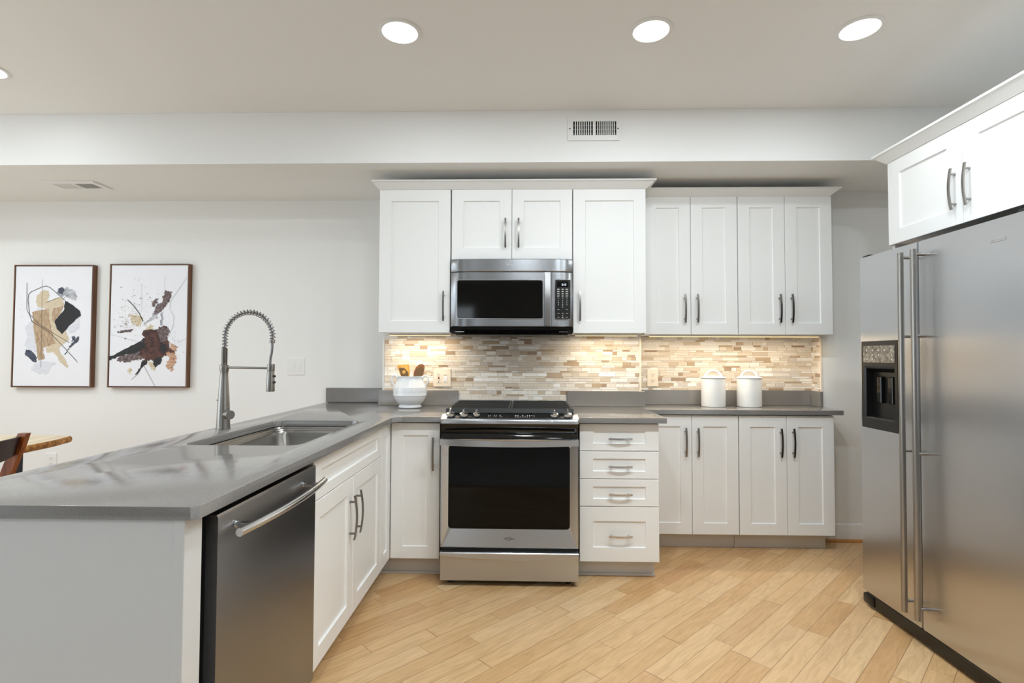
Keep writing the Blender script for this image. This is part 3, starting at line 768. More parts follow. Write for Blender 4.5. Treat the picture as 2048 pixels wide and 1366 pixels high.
for r_i in range(3):
    for c in range(3):
        x = kx0+.021+.026*c; z = kz0+.056-.0235*r_i
        if r_i or c != 1: b.box(x-.006, x+.006, 3.1952, 3.19545, z-.001, z+.001)
    b.box(kx0+.044, kx0+.050, 3.1952, 3.19545, kz0+.030-.013*r_i, kz0+.033-.013*r_i)
b.done('key_legends', cp)
for r_i, row in enumerate(('123', '456', '789', ' 0 ')):
    for c, ch in enumerate(row):
        if ch == ' ': continue
        q = text_mesh(ch, .0115, M['legend'], lambda a, bb, d, x=kx0+.021+.026*c, z=kz1-.1285-.0135*r_i: (x+a, 3.1953-d*.2, z+bb), 'digit', cp)
        if r_i == 0 and c == 0: DG = q
        else:
            me = bpy.data.meshes.new('tmp'); q.bm.to_mesh(me); DG.bm.from_mesh(me); q.bm.free(); bpy.data.meshes.remove(me)
DG.done('key_digits', cp)
b = B(M['gloss_black'])
b.loft([[(MX0+.001+i_, y_, z), (MX1-.001-i_, y_, z), (MX1-.001-i_, KY-.012, z), (MX0+.001+i_, KY-.012, z)] for i_, y_, z in ((0, 3.212, 1.4355), (0, 3.214, 1.418), (.012, 3.23, 1.40), (.03, 3.25, 1.386))])
b.done('underside', t)
for x in (MX0+.03, MX1-.085):
    b = B(M['chrome']); b.box(x, x+.055, 3.219, 3.2235, 1.404, 1.408); b.done('filter_clip', t)

# ------------------------------------------------------------------ dishwasher
t = thing('dishwasher', (-1.05, 1.56, 0), 'dark stainless dishwasher with a bowed bar handle at the near end of the peninsula', 'dishwasher')
b = B(M['dark_gap']); b.box(-1.33, -.80, 1.228, 1.864, .02, .876); b.box(-.80, -.775, 1.263, 1.855, .10, .862); b.done('tub', t)
DX = -.745
b = B(M['dark_steel']); rows = []
for k in range(13):
    s = k/12; y_ = 1.262+(1.855-1.262)*s
    rows.append([(DX-.030, y_, .105), (DX-.003, y_, .105), (DX, y_, .110), (DX, y_, .855), (DX-.004, y_, .862), (DX-.030, y_, .862)])
b.loft(rows); dr = b.done('door', t)
b = B(M['chrome'])
pts = [(DX+.048+.020*(1-(k/12)**2), 1.543+.272*k/12, .818) for k in range(-12, 13)]
b.tube(pts, .0105, 20)
for s in (-1, 1):
    b.cyl((DX, 1.543+s*.205, .818), (DX+.06, 1.543+s*.205, .818), .0075, seg=16); b.cyl((DX, 1.543+s*.205, .818), (DX+.004, 1.543+s*.205, .818), .012, seg=20)
b.done('handle', dr)['label'] = 'bowed polished steel bar handle'
b = B(M['dark_gap']); b.box(-.86, -.845, 1.262, 1.855, .002, .104); b.done('toe_plate', t)

# ------------------------------------------------------------------ refrigerator (leans back slightly)
FX0 = 1.73
t = thing('refrigerator', (FX0+.4, 2.3, 0), 'large stainless side-by-side refrigerator with ice dispenser, right edge of the kitchen', 'refrigerator')
YF, YS, YN = 2.735, 2.337, 1.822
b = B(M['black']); b.box(FX0+.062, 2.63, YN+.004, YF-.004, .03, 1.752)
b.box(FX0+.03, FX0+.062, YN+.01, YF-.03, .05, 1.74); b.done('body', t)
def fdoor(y0, y1, hole=None):
    b = B(M['fridge_steel'])
    z0, z1 = .074, 1.7635
    if hole is None:
        b.prism([(FX0+.06, y0), (FX0+.006, y0), (FX0+.001, y0+.003), (FX0, y0+.009), (FX0, y1-.009), (FX0+.001, y1-.003), (FX0+.006, y1), (FX0+.06, y1)], 'z', z0, z1)
    else:
        hy0, hy1, hz0, hz1 = hole
        def ring(y0_, y1_, z0_, z1_, x): return [(x, y0_, z0_), (x, y1_, z0_), (x, y1_, z1_), (x, y0_, z1_)]
        rows = [ring(hy0, hy1, hz0, hz1, FX0+.055), ring(hy0, hy1, hz0, hz1, FX0), ring(y0+.008, y1-.008, z0+.0, z1-.0, FX0), ring(y0+.002, y1-.002, z0, z1, FX0+.001), ring(y0, y1, z0, z1, FX0+.007), ring(y0, y1, z0, z1, FX0+.06)]
        b.loft(rows+[rows[0]], False, False)
    return b.done('door', t, ang=25)
DY0, DY1, DZ0, DZ1 = 2.452, 2.712, .897, 1.333
frz = fdoor(YS+.003, YF, (DY0+.012, DY1-.012, DZ0+.012, DZ1-.012)); frz['label'] = 'narrow freezer door with the dispenser'
frg = fdoor(YN, YS-.003); frg['label'] = 'wide right-hand refrigerator door'
def fhandle(par, yh):
    b = B(M['nickel']); b.cyl((FX0-.047, yh, .128), (FX0-.047, yh, 1.722), .0122, seg=28)
    for z in (.175, .835, 1.345, 1.70): b.cyl((FX0, yh, z), (FX0-.047, yh, z), .0068, seg=16)
    b.done('handle', par)['label'] = 'full-height round steel bar handle'
fhandle(frz, 2.376); fhandle(frg, 2.298)
# dispenser
b = B(M['black'])
def fring(i, x): return [(x, DY0+i, DZ0+i), (x, DY1-i, DZ0+i), (x, DY1-i, DZ1-i), (x, DY0+i, DZ1-i)]
# bezel
def cav(x, y0, y1, z0, z1): return [(x, y0, z0), (x, y1, z0), (x, y1, z1), (x, y0, z1)]
b.loft([fring(0, FX0-.0005), fring(.002, FX0-.010), cav(FX0-.010, DY0+.022, DY1-.020, DZ0+.052, DZ0+.312), cav(FX0-.004, DY0+.026, DY1-.028, DZ0+.058, DZ0+.30), cav(FX0+.052, DY0+.032, DY1-.034, DZ0+.064, DZ0+.268)], False, True)
dp = b.done('dispenser', frz, ang=20)
b = B(M['screen_grey']); b.box(FX0-.0125, FX0-.0102, DY0+.018, DY1-.018, DZ1-.108, DZ1-.025, .001, 1); dsp = b.done('dispenser_panel', t)
rg = random.Random(9)
for r_i in range(3):
    for k in range(5):
        y_ = DY0+.04+.043*k+rg.uniform(-.004, .004); z = DZ1-.047-.022*r_i
        if rg.random() < .8:
            b = B(M['legend']); b.cyl((FX0-.0122, y_, z), (FX0-.0132, y_, z), rg.uniform(.003, .0055), seg=12); b.done('button', dsp)
for y_ in (DY0+.07, DY0+.15):
    b = B(M['gloss_black']); b.box(FX0+.012, FX0+.030, y_, y_+.03, DZ0+.13, DZ0+.26, .003, 1); b.done('dispenser_paddle', t)
b = B(M['badge']); b.box(FX0-.002, FX0, 1.912, 1.978, 1.678, 1.692, .0006, 1); bd = b.done('badge', frg)
M['badge_print'] = mat('badge_print', (150, 150, 150), .5)
b = B(M['badge_print'])
for k in range(8): b.box(FX0-.0024, FX0-.002, 1.920+.0065*k, 1.9235+.0065*k, 1.6825, 1.688)
b.done('badge_lettering', bd)
b = B(M['black']); b.box(FX0+.004, FX0+.05, YN+.02, YF-.02, .012, .068, .004, 1); b.box(FX0-.004, FX0+.055, YF-.085, YF-.006, .012, .06, .008, 2); b.done('kick_grille', t)
for y_ in (YN+.06, YF-.06):
    for x in (FX0+.08, 2.5):
        b = B(M['dark_gap']); b.cyl((x, y_, .003), (x, y_, .03), .02, seg=14); b.done('foot', t)
for y_ in (YF-.06, YN+.006):
    b = B(M['black']); b.box(FX0+.01, FX0+.10, y_, y_+.054, 1.7525, 1.776, .006, 2); b.done('hinge_cover', t)
t.rotation_euler = (0, math.radians(.38), 0)

# ------------------------------------------------------------------ things on the counters
t = thing('ceramic_crock', (-.755, 3.43, CT1), 'white two-handled ceramic crock holding wooden utensils on the counter', 'crock')
cx, cy = -.755, 3.43
b = B(M['ceramic'])
pr = [(.0, .920), (.072, .9145), (.0755, .917), (.0765, .923), (.072, .929), (.068, .934), (.078, .942), (.088, .953), (.0965, .966), (.103, .980), (.1065, .990), (.1085, .9945), (.1105, .996), (.1105, 1.002), (.1095, 1.004), (.1115, 1.022), (.1105, 1.040), (.109, 1.0445), (.1095, 1.048), (.1075, 1.051), (.100, 1.068), (.089, 1.086), (.0815, 1.099), (.0795, 1.109), (.0805, 1.114), (.083, 1.119), (.0825, 1.1225), (.079, 1.1225), (.0755, 1.112), (.076, 1.10), (.092, 1.06), (.10, 1.02), (.094, .98), (.07, .94), (.0, .935)]
b.loft([[(cx+max(r, .0005)*math.cos(2*PI*k/48), cy+max(r, .0005)*math.sin(2*PI*k/48), z) for k in range(48)] for r, z in pr], True, True); b.done('body', t, ang=50)
for s in (-1, 1):
    b = B(M['ceramic']); pts = []
    for dx, z in ((.079, 1.100), (.087, 1.117), (.100, 1.1265), (.1125, 1.124), (.1205, 1.110), (.121, 1.094), (.116, 1.078), (.1085, 1.064), (.101, 1.055)): pts.append((cx+s*dx, cy-.01, z))
    b.tube(pts, [.007, .0065, .006, .006, .006, .006, .0062, .0065, .008], 12); b.done('handle', t, ang=60)
def utensil(label, name, m, px, tilt, head, hole=False, thick=.006):
    """head: outline (a, b) in the utensil plane, b up from the mouth of the crock"""
    t = thing(name, (cx+px, cy+.03, .95), label, 'utensil', 'wooden utensils in the crock')
    c, s = math.cos(tilt), math.sin(tilt); o = Vector((cx+px, cy+.03, 1.085))
    def W(a, b_, d): return (o.x+a*c+b_*s, o.y+d+.15*b_, o.z-a*s+b_*c)
    b = B(m); b.loft([[W(a, b_, d) for a, b_ in head] for d in (-thick/2, thick/2)])
    h = b.done('head', t)
    b = B(m); b.loft([[W(a, b_, d) for a, d in ((-.008, -.004), (.008, -.004), (.008, .004), (-.008, .004))] for b_ in (.005, -.14)]); b.done('handle', t)
    return t, h, W
t1, h1, W1 = utensil('light bamboo slotted spatula leaning left in the white crock', 'wooden_spatula', M['bamboo'], -.038, -.16, [(-.012, 0), (.020, .0), (.036, .045), (.036, .108), (.012, .112), (-.044, .116), (-.044, .105), (-.030, .045)])
b = B(M['burnt']); leaf = [(-.012+.0, .005), (.012, .005), (.026, .04), (.026, .055), (.004, .088), (-.030, .097), (-.034, .09), (-.024, .04)]
b.loft([[W1(a, b_, d) for a, b_ in leaf] for d in (-.0036, -.0031)]); b.done('dark_inlay', h1)
b = B(M['bamboo']); b.loft([[W1(-.003+.0115*math.cos(2*PI*k/20), .064+.0115*math.sin(2*PI*k/20), d) for k in range(20)] for d in (-.0042, -.0037)]); b.done('hole_ring', h1)
t2, h2, W2 = utensil('dark brown wooden spoon leaning right in the white crock', 'wooden_spoon', M['acacia'], .034, .20, [(-.012, 0), (.012, 0), (.030, .03), (.035, .06), (.033, .098), (.027, .115), (.012, .121), (-.006, .115), (-.024, .092), (-.030, .06), (-.026, .03)], thick=.008)
b = B(M['burnt']); b.loft([[W2(a*.82+.003, b_*.80+.012, d) for a, b_ in [(-.012, 0), (.012, 0), (.030, .03), (.035, .06), (.033, .10), (.012, .118), (-.024, .092), (-.030, .06), (-.026, .03)]] for d in (-.0048, -.0042)]); b.done('bowl', h2)

def canister(x, y_, label):
    t = thing('canister', (x, y_, CT1), label, 'canister', 'white ceramic canisters')
    b = B(M['matte_ceramic']); b.lathe((x, y_), [(.074, .9143), (.078, .917), (.0795, .925), (.0795, 1.100), (.078, 1.106), (.070, 1.106)], 48); b.done('body', t)
    b = B(M['matte_ceramic']); b.lathe((x, y_), [(.072, 1.1065), (.080, 1.108), (.083, 1.111), (.083, 1.115), (.079, 1.1185), (.055, 1.123), (.02, 1.126), (.001, 1.1262)], 48); l = b.done('lid', t)
    b = B(M['matte_ceramic']); pts = [(x+.043*math.cos(PI*k/12)*(1+.25*(1-math.sin(PI*k/12))), y_, 1.121+.040*math.sin(PI*k/12)**.85) for k in range(13)]
    b.tube(pts, [.009, .0085, .0075, .007, .0065, .006, .006, .006, .0065, .007, .0075, .0085, .009], 10); b.done('lid_handle', l, ang=60)
    return t
c1 = canister(1.300, 3.62, 'left of the two white lidded ceramic canisters, nearer the outlet')
copy_thing(c1, (.2445, 0, 0), 'right of the two white lidded ceramic canisters on the recess counter')

# ------------------------------------------------------------------ outlets and switches
def socket(b, F, a, c, d):
    """one receptacle face with slots"""
    for da in (-.0065, .0065):
        b.loft([[F(a+da+x, c+.004+z, dd) for x, z in ((-.0012, -.004), (.0012, -.004), (.0012, .004), (-.0012, .004))] for dd in (d-.0003, d+.0003)])
    b.loft([[F(a+.0028*math.cos(2*PI*k/10), c-.008+.0028*math.sin(2*PI*k/10), dd) for k in range(10)] for dd in (d-.0003, d+.0003)])
def plate(name, label, cat, F, a, c, w, h, m, group=None):
    t = thing(name, F(a, c, 0), label, cat, group)
    b = B(m)
    def lp(i, d): return [F(a-w/2+i, c-h/2+i, d), F(a+w/2-i, c-h/2+i, d), F(a+w/2-i, c+h/2-i, d), F(a-w/2+i, c+h/2-i, d)]
    b.loft([lp(0, 0), lp(0, .003), lp(.0025, .0055)]); b.done('cover_plate', t); return t
def rect(b, F, a, c, w, h, d0, d1):
    b.loft([[F(a+x*w/2, c+z*h/2, d) for x, z in ((-1, -1), (1, -1), (1, 1), (-1, 1))] for d in (d0, d1)])
FK = fr_back(KY-.0102)
t = plate('outlet_plate', 'ivory two-gang plate with GFCI outlet and switch on the tiles beside the crock', 'outlet', FK, -.5675, 1.105, .122, .125, M['ivory'])
b = B(M['ivory']); rect(b, FK, -.590, 1.105, .034, .068, .005, .0072); o = b.done('receptacle', t)
b = B(M['slot'])
for c_ in (1.126, 1.084): socket(b, FK, -.590, c_, .0073)
rect(b, FK, -.590, 1.100, .010, .006, .0071, .0082); b.use(M['red']); rect(b, FK, -.590, 1.109, .012, .006, .0071, .0082); b.done('receptacle_slots', o)
b = B(M['ivory']); rect(b, FK, -.545, 1.105, .034, .068, .005, .0068); o = b.done('switch', t)
b = B(M['white_plastic']); rect(b, FK, -.545, 1.098, .024, .040, .0067, .0088); b.use(M['slot']); rect(b, FK, -.545, 1.1235, .022, .003, .0067, .0074); b.done('paddle', o)
def duplex(label, F, a, c, m, w=.078, h=.125):
    t = plate('outlet_plate', label, 'outlet', F, a, c, w, h, m, None)
    b = B(m)
    for dc in (.021, -.021): b.loft([[F(a+x, c+dc+z, d) for x, z in rr(-.017, .017, -.0145, .0145, .009, 4)] for d in (.005, .0068)])
    o = b.done('receptacle', t)
    b = B(M['slot'])
    for dc in (.021, -.021): socket(b, F, a, c+dc, .0069)
    b.done('receptacle_slots', o); return t
duplex('ivory duplex outlet on the recess tiles left of the canisters', fr_back(NY-.0102), .9175, 1.1045, M['ivory'])
duplex('white duplex outlet low on the left wall below the framed prints', fr_back(LY), -3.4985, .466, M['white_plastic'], .088)
FL = fr_back(LY)
t = plate('switch_plate', 'white two-gang switch plate on the wall right of the faucet', 'switch', FL, -1.678, 1.1745, .128, .125, M['white_plastic'])
for dx in (-.023, .023):
    b = B(M['white_plastic']); rect(b, FL, -1.678+dx, 1.1745, .034, .068, .0052, .0062); b.use(M['white_plastic']); rect(b, FL, -1.678+dx, 1.1745, .029, .062, .006, .0085); b.done('rocker', t)

# ------------------------------------------------------------------ framed abstract prints
def rag(pts, amp, rg, sub=6):
    out = []
    for i in range(len(pts)):
        p, q = Vector(pts[i]), Vector(pts[(i+1) % len(pts)]); d = q-p; n = Vector((-d.y, d.x))
        if n.length: n.normalize()
        for k in range(sub):
            f = k/sub; out.append(tuple(p+d*f+n*(rg.gauss(0, amp) if k else rg.gauss(0, amp*.5))))
    return out
def artwork(label, x0, x1, z0, z1, shapes, strokes, dots, corners, seed):
    t = thing('framed_print', ((x0+x1)/2, LY, z0), label, 'picture', 'framed abstract prints')
    b = B(M['frame_wood']); yf = LY-.040; w = .008
    for bx in ((x0, x0+w, z0, z1), (x1-w, x1, z0, z1), (x0+w, x1-w, z0, z0+w), (x0+w, x1-w, z1-w, z1)): b.box(bx[0], bx[1], yf, LY-.0005, bx[2], bx[3])
    b.done('frame', t)
    cx0, cx1, cz0, cz1 = x0+w+.003, x1-w-.003, z0+w+.003, z1-w-.003; yc = yf+.004
    b = B(M['canvas']); b.box(cx0, cx1, yc, LY-.003, cz0, cz1)
    (tlx, tly), (trx, try_), (blx, bly), (brx, bry) = corners
    def mp(px, py, d):
        tt = (py-tly)/(bly-tly); xl = tlx+(blx-tlx)*tt; xr = trx+(brx-trx)*tt
        s = min(1, max(0, (px-xl)/(xr-xl))); tt = min(1, max(0, tt))
        return (cx0+(cx1-cx0)*s, yc-d, cz1+(cz0-cz1)*tt)
    rg = random.Random(seed); d = .0002
    for col, pts, amp in shapes:
        b.use(M['paint'][col]); b.face([b.v(*mp(px, py, d)) for px, py in rag(pts, amp, rg)]); d += .00012
    for col, pts, wd in strokes:
        b.use(M['paint'][col])
        for (p, q) in zip(pts[:-1], pts[1:]):
            dv = Vector(q)-Vector(p); n = Vector((-dv.y, dv.x)).normalized()*wd/2
            ex = dv.normalized()*wd*.3
            b.face([b.v(*mp(c.x, c.y, d)) for c in (Vector(p)-n-ex, Vector(q)-n+ex, Vector(q)+n+ex, Vector(p)+n-ex)])
        d += .0001
    for col, (mx, my, sx_, sy_), n in dots:
        b.use(M['paint'][col])
        for _ in range(n):
            px, py, r = rg.gauss(mx, sx_), rg.gauss(my, sy_), abs(rg.gauss(0, 2))+.9
            if not (corners[0][0]+8 < px < corners[3][0]-8 and corners[0][1]+8 < py < corners[2][1]-8): continue
            b.face([b.v(*mp(px+r*math.cos(a)*rg.uniform(.6, 1.3), py+r*math.sin(a)*rg.uniform(.6, 1.3), d)) for a in [2*PI*k/7 for k in range(7)]])
        d += .00005
    b.done('print', t, smooth=False)
    return t
artwork('framed abstract print with beige, black and pale grey shapes, left of the pair', -3.784, -3.186, 1.0145, 1.9205,
 [('wash', [(250, 640), (190, 700), (215, 800), (190, 880), (220, 925), (330, 960), (340, 600)], 5),
  ('wash', [(320, 510), (260, 600), (300, 640), (360, 540)], 4),
  ('wash', [(270, 1085), (260, 1130), (330, 1165), (420, 1160), (500, 1050), (330, 1040)], 6),
  ('wash', [(690, 640), (740, 600), (730, 700), (690, 760), (640, 770), (600, 720)], 5),
  ('greywash', [(525, 325), (620, 318), (690, 360), (705, 410), (690, 450), (600, 400), (520, 395), (500, 360)], 5),
  ('navyink', [(530, 322), (560, 315), (585, 345), (560, 385), (515, 370)], 4),
  ('navyink', [(205, 920), (262, 935), (300, 985), (310, 1045), (285, 1050), (235, 1010), (192, 965)], 4),
  ('beige', [(370, 340), (425, 350), (435, 395), (400, 470), (380, 520), (320, 505), (300, 455), (310, 400)], 3),
  ('beige', [(400, 455), (520, 415), (560, 420), (582, 480), (560, 540), (500, 620), (490, 680), (560, 770), (600, 740), (630, 830), (560, 880), (530, 905), (545, 960), (600, 1035), (625, 1095), (600, 1100), (530, 1035), (515, 995), (470, 950), (410, 955), (400, 920), (430, 880), (380, 540)], 3),
  ('brown', [(262, 560), (330, 540), (428, 528), (440, 640), (470, 800), (500, 860), (430, 890), (370, 910), (385, 1015), (330, 1035), (312, 930), (290, 800), (270, 660)], 4),
  ('brown', [(470, 520), (575, 495), (540, 570), (480, 660), (455, 640)], 4),
  ('black', [(590, 445), (660, 485), (735, 545), (745, 590), (700, 620), (560, 775), (515, 730), (482, 655), (580, 535)], 3),
  ('navyink', [(655, 800), (690, 790), (690, 820), (655, 850)], 4), ('navyink', [(710, 800), (728, 795), (722, 845), (680, 870), (650, 905), (630, 900), (670, 850)], 4), ('navyink', [(640, 900), (600, 960), (582, 978), (612, 930)], 3)],
 [('line', [(211, 270), (211, 530), (225, 565), (340, 680), (440, 745), (632, 857)], 4), ('line', [(585, 440), (445, 320), (405, 300), (360, 310), (250, 360), (228, 385), (222, 430), (240, 590), (262, 650), (330, 690), (440, 760), (560, 880), (712, 1045)], 4.5), ('line', [(364, 235), (358, 700), (353, 1100)], 2), ('line', [(395, 465), (530, 415)], 3), ('line', [(575, 420), (645, 375)], 2)],
 [('fleck', (180, 500, 20, 60), 8)], ((103, 108), (855, 108), (73, 1280), (828, 1285)), 5)
artwork('framed abstract print with a dark brown splash, right of the pair', -3.061, -2.468, 1.0165, 1.928,
 [('tan', [(290, 560), (380, 590), (430, 650), (400, 700), (330, 700), (300, 640)], 14), ('tan', [(440, 690), (520, 690), (540, 720), (470, 760)], 10), ('tan', [(300, 1100), (270, 1140), (300, 1170), (320, 1120)], 4), ('tan', [(470, 1040), (560, 1060), (550, 1135), (510, 1120)], 4),
  ('greywash', [(560, 470), (640, 480), (560, 600), (430, 700), (440, 660), (520, 600)], 8), ('greywash', [(600, 560), (625, 560), (620, 690), (600, 690)], 5),
  ('plum', [(640, 352), (715, 362), (690, 450), (640, 510), (600, 560), (540, 590), (530, 560), (560, 490), (610, 470)], 5), ('plum', [(510, 455), (575, 425), (565, 470), (525, 510)], 6),
  ('plum', [(205, 740), (330, 728), (300, 758), (205, 765), (160, 762)], 4), ('plum', [(160, 1045), (180, 1005), (300, 960), (430, 960), (420, 1020), (320, 1035), (285, 1050)], 6),
  ('maroon', [(430, 740), (560, 720), (640, 690), (690, 735), (670, 810), (690, 890), (735, 920), (740, 975), (640, 985), (560, 1030), (450, 1030), (380, 980), (410, 880), (425, 820)], 8),
  ('plum', [(560, 730), (640, 700), (688, 735), (660, 830), (600, 850)], 6), ('rust', [(660, 960), (740, 950), (760, 1000), (740, 1080), (720, 1135), (655, 1085), (690, 1010)], 8), ('rust', [(690, 850), (760, 890), (765, 940), (700, 920)], 8),
  ('black', [(87, 995), (130, 985), (250, 920), (420, 830), (415, 880), (270, 945), (180, 1000), (92, 1032)], 4), ('black', [(430, 840), (460, 880), (380, 950), (280, 970), (200, 990), (330, 915)], 5),
  ('black', [(590, 850), (650, 870), (665, 925), (640, 965), (600, 930)], 5), ('black', [(425, 1030), (475, 1030), (465, 1070), (430, 1090), (375, 1165), (350, 1175), (400, 1110)], 3), ('black', [(540, 1020), (620, 990), (605, 1065), (575, 1080), (555, 1105), (535, 1070)], 4), ('maroon', [(480, 820), (560, 810), (590, 900), (520, 930), (470, 900)], 8)],
 [('line', [(268, 440), (335, 505), (385, 570), (425, 650)], 7), ('fleck', [(440, 1090), (548, 1282)], 3), ('fleck', [(315, 1220), (385, 1160)], 3), ('greywash', [(860, 220), (700, 450), (690, 540)], 3), ('greywash', [(700, 545), (735, 600), (725, 700), (680, 800)], 3), ('greywash', [(100, 780), (380, 850)], 2), ('greywash', [(860, 815), (770, 860)], 3), ('greywash', [(635, 230), (640, 380)], 2), ('greywash', [(408, 280), (410, 560)], 2)],
 [('fleck', (300, 560, 70, 80), 90), ('fleck', (480, 480, 70, 60), 40), ('tan', (330, 620, 80, 80), 110), ('fleck', (730, 900, 45, 60), 60), ('black', (600, 480, 110, 130), 14), ('fleck', (330, 330, 90, 60), 22), ('rust', (430, 1010, 40, 20), 25), ('plum', (240, 700, 50, 40), 40)],
 ((105, 100), (868, 93), (87, 1283), (852, 1282)), 8)

# ------------------------------------------------------------------ dining table and chair at the left edge
t = thing('dining_table', (-3.2, 2.3, 0), 'live-edge wooden slab table on dark navy legs near the left wall', 'table')
rg = random.Random(2); right = []
for k in range(27):
    y_ = 1.45+(3.10-1.45)*k/26; right.append((-2.685-.012*math.sin(k*.55)-rg.uniform(0, .006)-(.035*max(0, (k-23)/3)**2), y_))
back = [(-2.78, 3.122), (-3.0, 3.128), (-3.3, 3.12), (-3.62, 3.12)]
left = [(-3.66-.01*math.sin(k*.8), 3.08-(1.65)*k/14) for k in range(15)]
outl = right+back+left
def off(d, z):
    c = Vector((-3.18, 2.28)); return [(c.x+(p[0]-c.x)*(1-d), c.y+(p[1]-c.y)*(1-d*.5), z) for p in outl]
b = B(M['slab']); b.loft([off(.016, .7635), off(.5, .7638)], False, True); b.use(M['bark']); b.loft([off(.03, .7245), off(.008, .729), off(0, .742), off(.004, .757), off(.016, .7635)], True, False)
b.done('tabletop', t, ang=30)
for y0, y1 in ((2.772, 2.84), (1.75, 1.82)):
    for x0 in (-2.815, -3.56):
        b = B(M['navy']); b.box(x0, x0+.035, y0, y1, .001, .724, .002, 1); b.done('leg', t)
t = thing('dining_chair', (-2.72, 2.32, 0), 'brown wooden dining chair with a dark curved back, partly cut off at the left edge', 'chair')
CX = -2.50
def post(y_, s):
    b = B(M['chair_wood'])
    path = [(CX+.01, y_, .862), (CX-.012, y_, .80), (CX-.045, y_, .72), (CX-.09, y_, .60), (CX-.11, y_, .46), (CX-.10, y_, .30), (CX-.04, y_, .001)]
    rows = []
    for k, p in enumerate(path):
        w = (.030, .036, .040, .040, .036, .028, .02)[k]; rows.append([(p[0]-w, p[1]-.013, p[2]), (p[0]+w*.4, p[1]-.013, p[2]), (p[0]+w*.4, p[1]+.013, p[2]), (p[0]-w, p[1]+.013, p[2])])
    b.loft(rows); return b
for y_, s in ((2.555, 1), (2.10, -1)): post(y_, s).done('leg', t)
for y_ in (2.54, 2.115):
    b = B(M['chair_wood']); b.tube([(-2.98, y_, .44), (-3.0, y_, .001)], [.02, .013], 12); b.done('leg', t)
b = B(M['leather']); rows = []
for k in range(13):
    s = k/12*2-1; y_ = 2.3275+.214*s; bow = .05*(1-s*s)
    rows.append([(CX-.02+bow, y_, .845), (CX-.004+bow, y_, .845), (CX-.03+bow, y_, .755-.02*(1-s*s)), (CX-.046+bow, y_, .755-.02*(1-s*s))])
b.loft(rows); b.done('backrest', t)
b = B(M['chair_wood']); b.box(-3.0, CX-.09, 2.11, 2.545, .43, .462, .008, 2); b.done('seat', t)

# ------------------------------------------------------------------ vents
t = thing('wall_vent', (.4045, SOFY, 2.529), 'white louvred air register on the face of the soffit', 'vent')
vx0, vx1, vz0, vz1 = .252, .557, 2.530, 2.675
b = B(M['white_plastic']); yv = SOFY
ix0, ix1, iz0, iz1 = vx0+.033, vx1-.018, vz0+.031, vz1-.030
for bx in ((vx0, ix0, vz0, vz1), (ix1, vx1, vz0, vz1), (ix0, ix1, vz0, iz0), (ix0, ix1, iz1, vz1)): b.box(bx[0], bx[1], yv-.009, yv-.0005, bx[2], bx[3])
xm = (ix0+ix1)/2-.003; b.box(xm-.008, xm+.008, yv-.009, yv-.001, iz0, iz1)
b.use(M['slot']); b.cyl((vx0+.013, yv-.0105, 2.6), (vx0+.013, yv-.0085, 2.6), .004, seg=10); b.cyl((vx1-.009, yv-.0105, 2.6), (vx1-.009, yv-.0085, 2.6), .004, seg=10)
b.done('faceplate', t)
b = B(M['dark_gap']); b.box(ix0, ix1, yv-.0012, yv-.0004, iz0, iz1); b.done('duct_opening', t)
b = B(M['white_plastic'])
for g0, g1, n in ((ix0, xm-.008, 9), (xm+.008, ix1, 10)):
    for k in range(1, n):
        x = g0+(g1-g0)*k/n; b.box(x-.0026, x+.0026, yv-.0085, yv-.0015, iz0, iz1)
b.done('louvre', t)
M['damper'] = mat('damper_grey', (120, 120, 118), .5)
for z in (iz0+.012, iz0+.037, iz0+.062):
    b = B(M['damper']); b.box(ix0, ix1, yv-.0025, yv-.0014, z-.0022, z+.0022); b.done('damper_bar', t)
t = thing('ceiling_vent', (-3.03, 3.41, SOF), 'white air register on the underside of the soffit above the framed prints', 'vent')
b = B(M['white_plastic']); zx = SOF
ax0, ax1, ay0, ay1 = -3.20, -2.852, 3.335, 3.50
jx0, jx1, jy0, jy1 = ax0+.045, ax1-.035, ay0+.035, ay1-.035
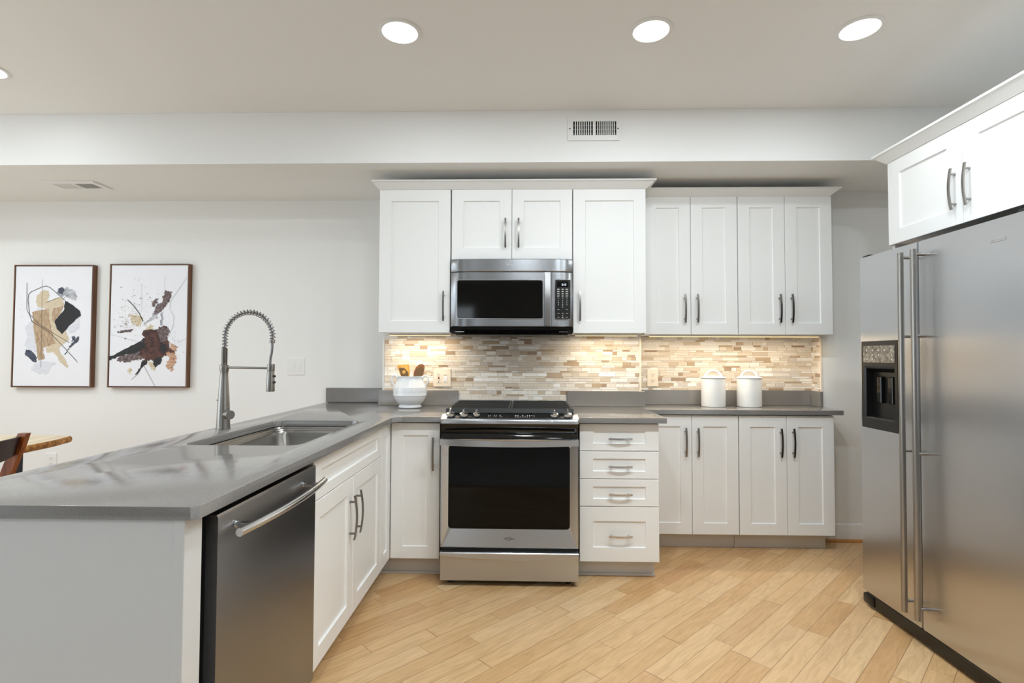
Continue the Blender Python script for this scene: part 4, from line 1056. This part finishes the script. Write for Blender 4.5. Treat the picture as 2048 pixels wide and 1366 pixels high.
for bx in ((ax0, jx0, ay0, ay1), (jx1, ax1, ay0, ay1), (jx0, jx1, ay0, jy0), (jx0, jx1, jy1, ay1)): b.box(bx[0], bx[1], bx[2], bx[3], zx-.010, zx-.0005)
b.box((jx0+jx1)/2-.008, (jx0+jx1)/2+.008, jy0, jy1, zx-.010, zx-.001); b.done('faceplate', t)
b = B(M['dark_gap']); b.box(jx0, jx1, jy0, jy1, zx-.0012, zx-.0004); b.done('duct_opening', t)
b = B(M['white_plastic'])
for k in range(1, 30):
    x = jx0+(jx1-jx0)*k/30; tl = -.004 if x < (jx0+jx1)/2 else .004
    b.loft([[(x-.001+dx, y_, z_) for dx, z_ in ((-tl, zx-.002), (-tl+.002, zx-.002), (tl+.002, zx-.009), (tl, zx-.009))] for y_ in (jy0, jy1)])
b.done('louvre', t)

# ------------------------------------------------------------------ recessed ceiling lights
lx = [(-.566, 2.294, 'recessed ceiling light above the peninsula, leftmost of the row of three'), (.564, 2.306, 'middle recessed ceiling light of the row of three, in front of the air register'),
      (1.49, 2.311, 'recessed ceiling light nearest the refrigerator cabinet'), (-2.766, 2.56, 'recessed ceiling light cut off at the left edge above the dining table')]
x, y_, lab = lx[0]
t = thing('recessed_light', (x, y_, CEIL), lab, 'ceiling light', 'recessed ceiling lights')
b = B(M['white_plastic']); b.lathe((x, y_), [(.095, CEIL-.0004), (.095, CEIL-.003), (.088, CEIL-.0065), (.080, CEIL-.0065), (.078, CEIL-.004)], 48, True, False); b.done('bezel', t)
b = B(M['lens_ring']); b.lathe((x, y_), [(.079, CEIL-.0058), (.058, CEIL-.0035)], 48, False, False)
b.done('reflector', t)
b = B(M['lens']); b.lathe((x, y_), [(.0585, CEIL-.0035), (.0005, CEIL-.0034)], 48, False, True); b.done('lens', t)
for x2, y2, lab2 in lx[1:]: copy_thing(t, (x2-x, y2-y_, 0), lab2)
for x2, y2, _ in lx: lamp('downlight_lamp', (x2, y2, CEIL-.008), .14, DOWN_W*(.35 if x2 < -2 else 1), COOL)
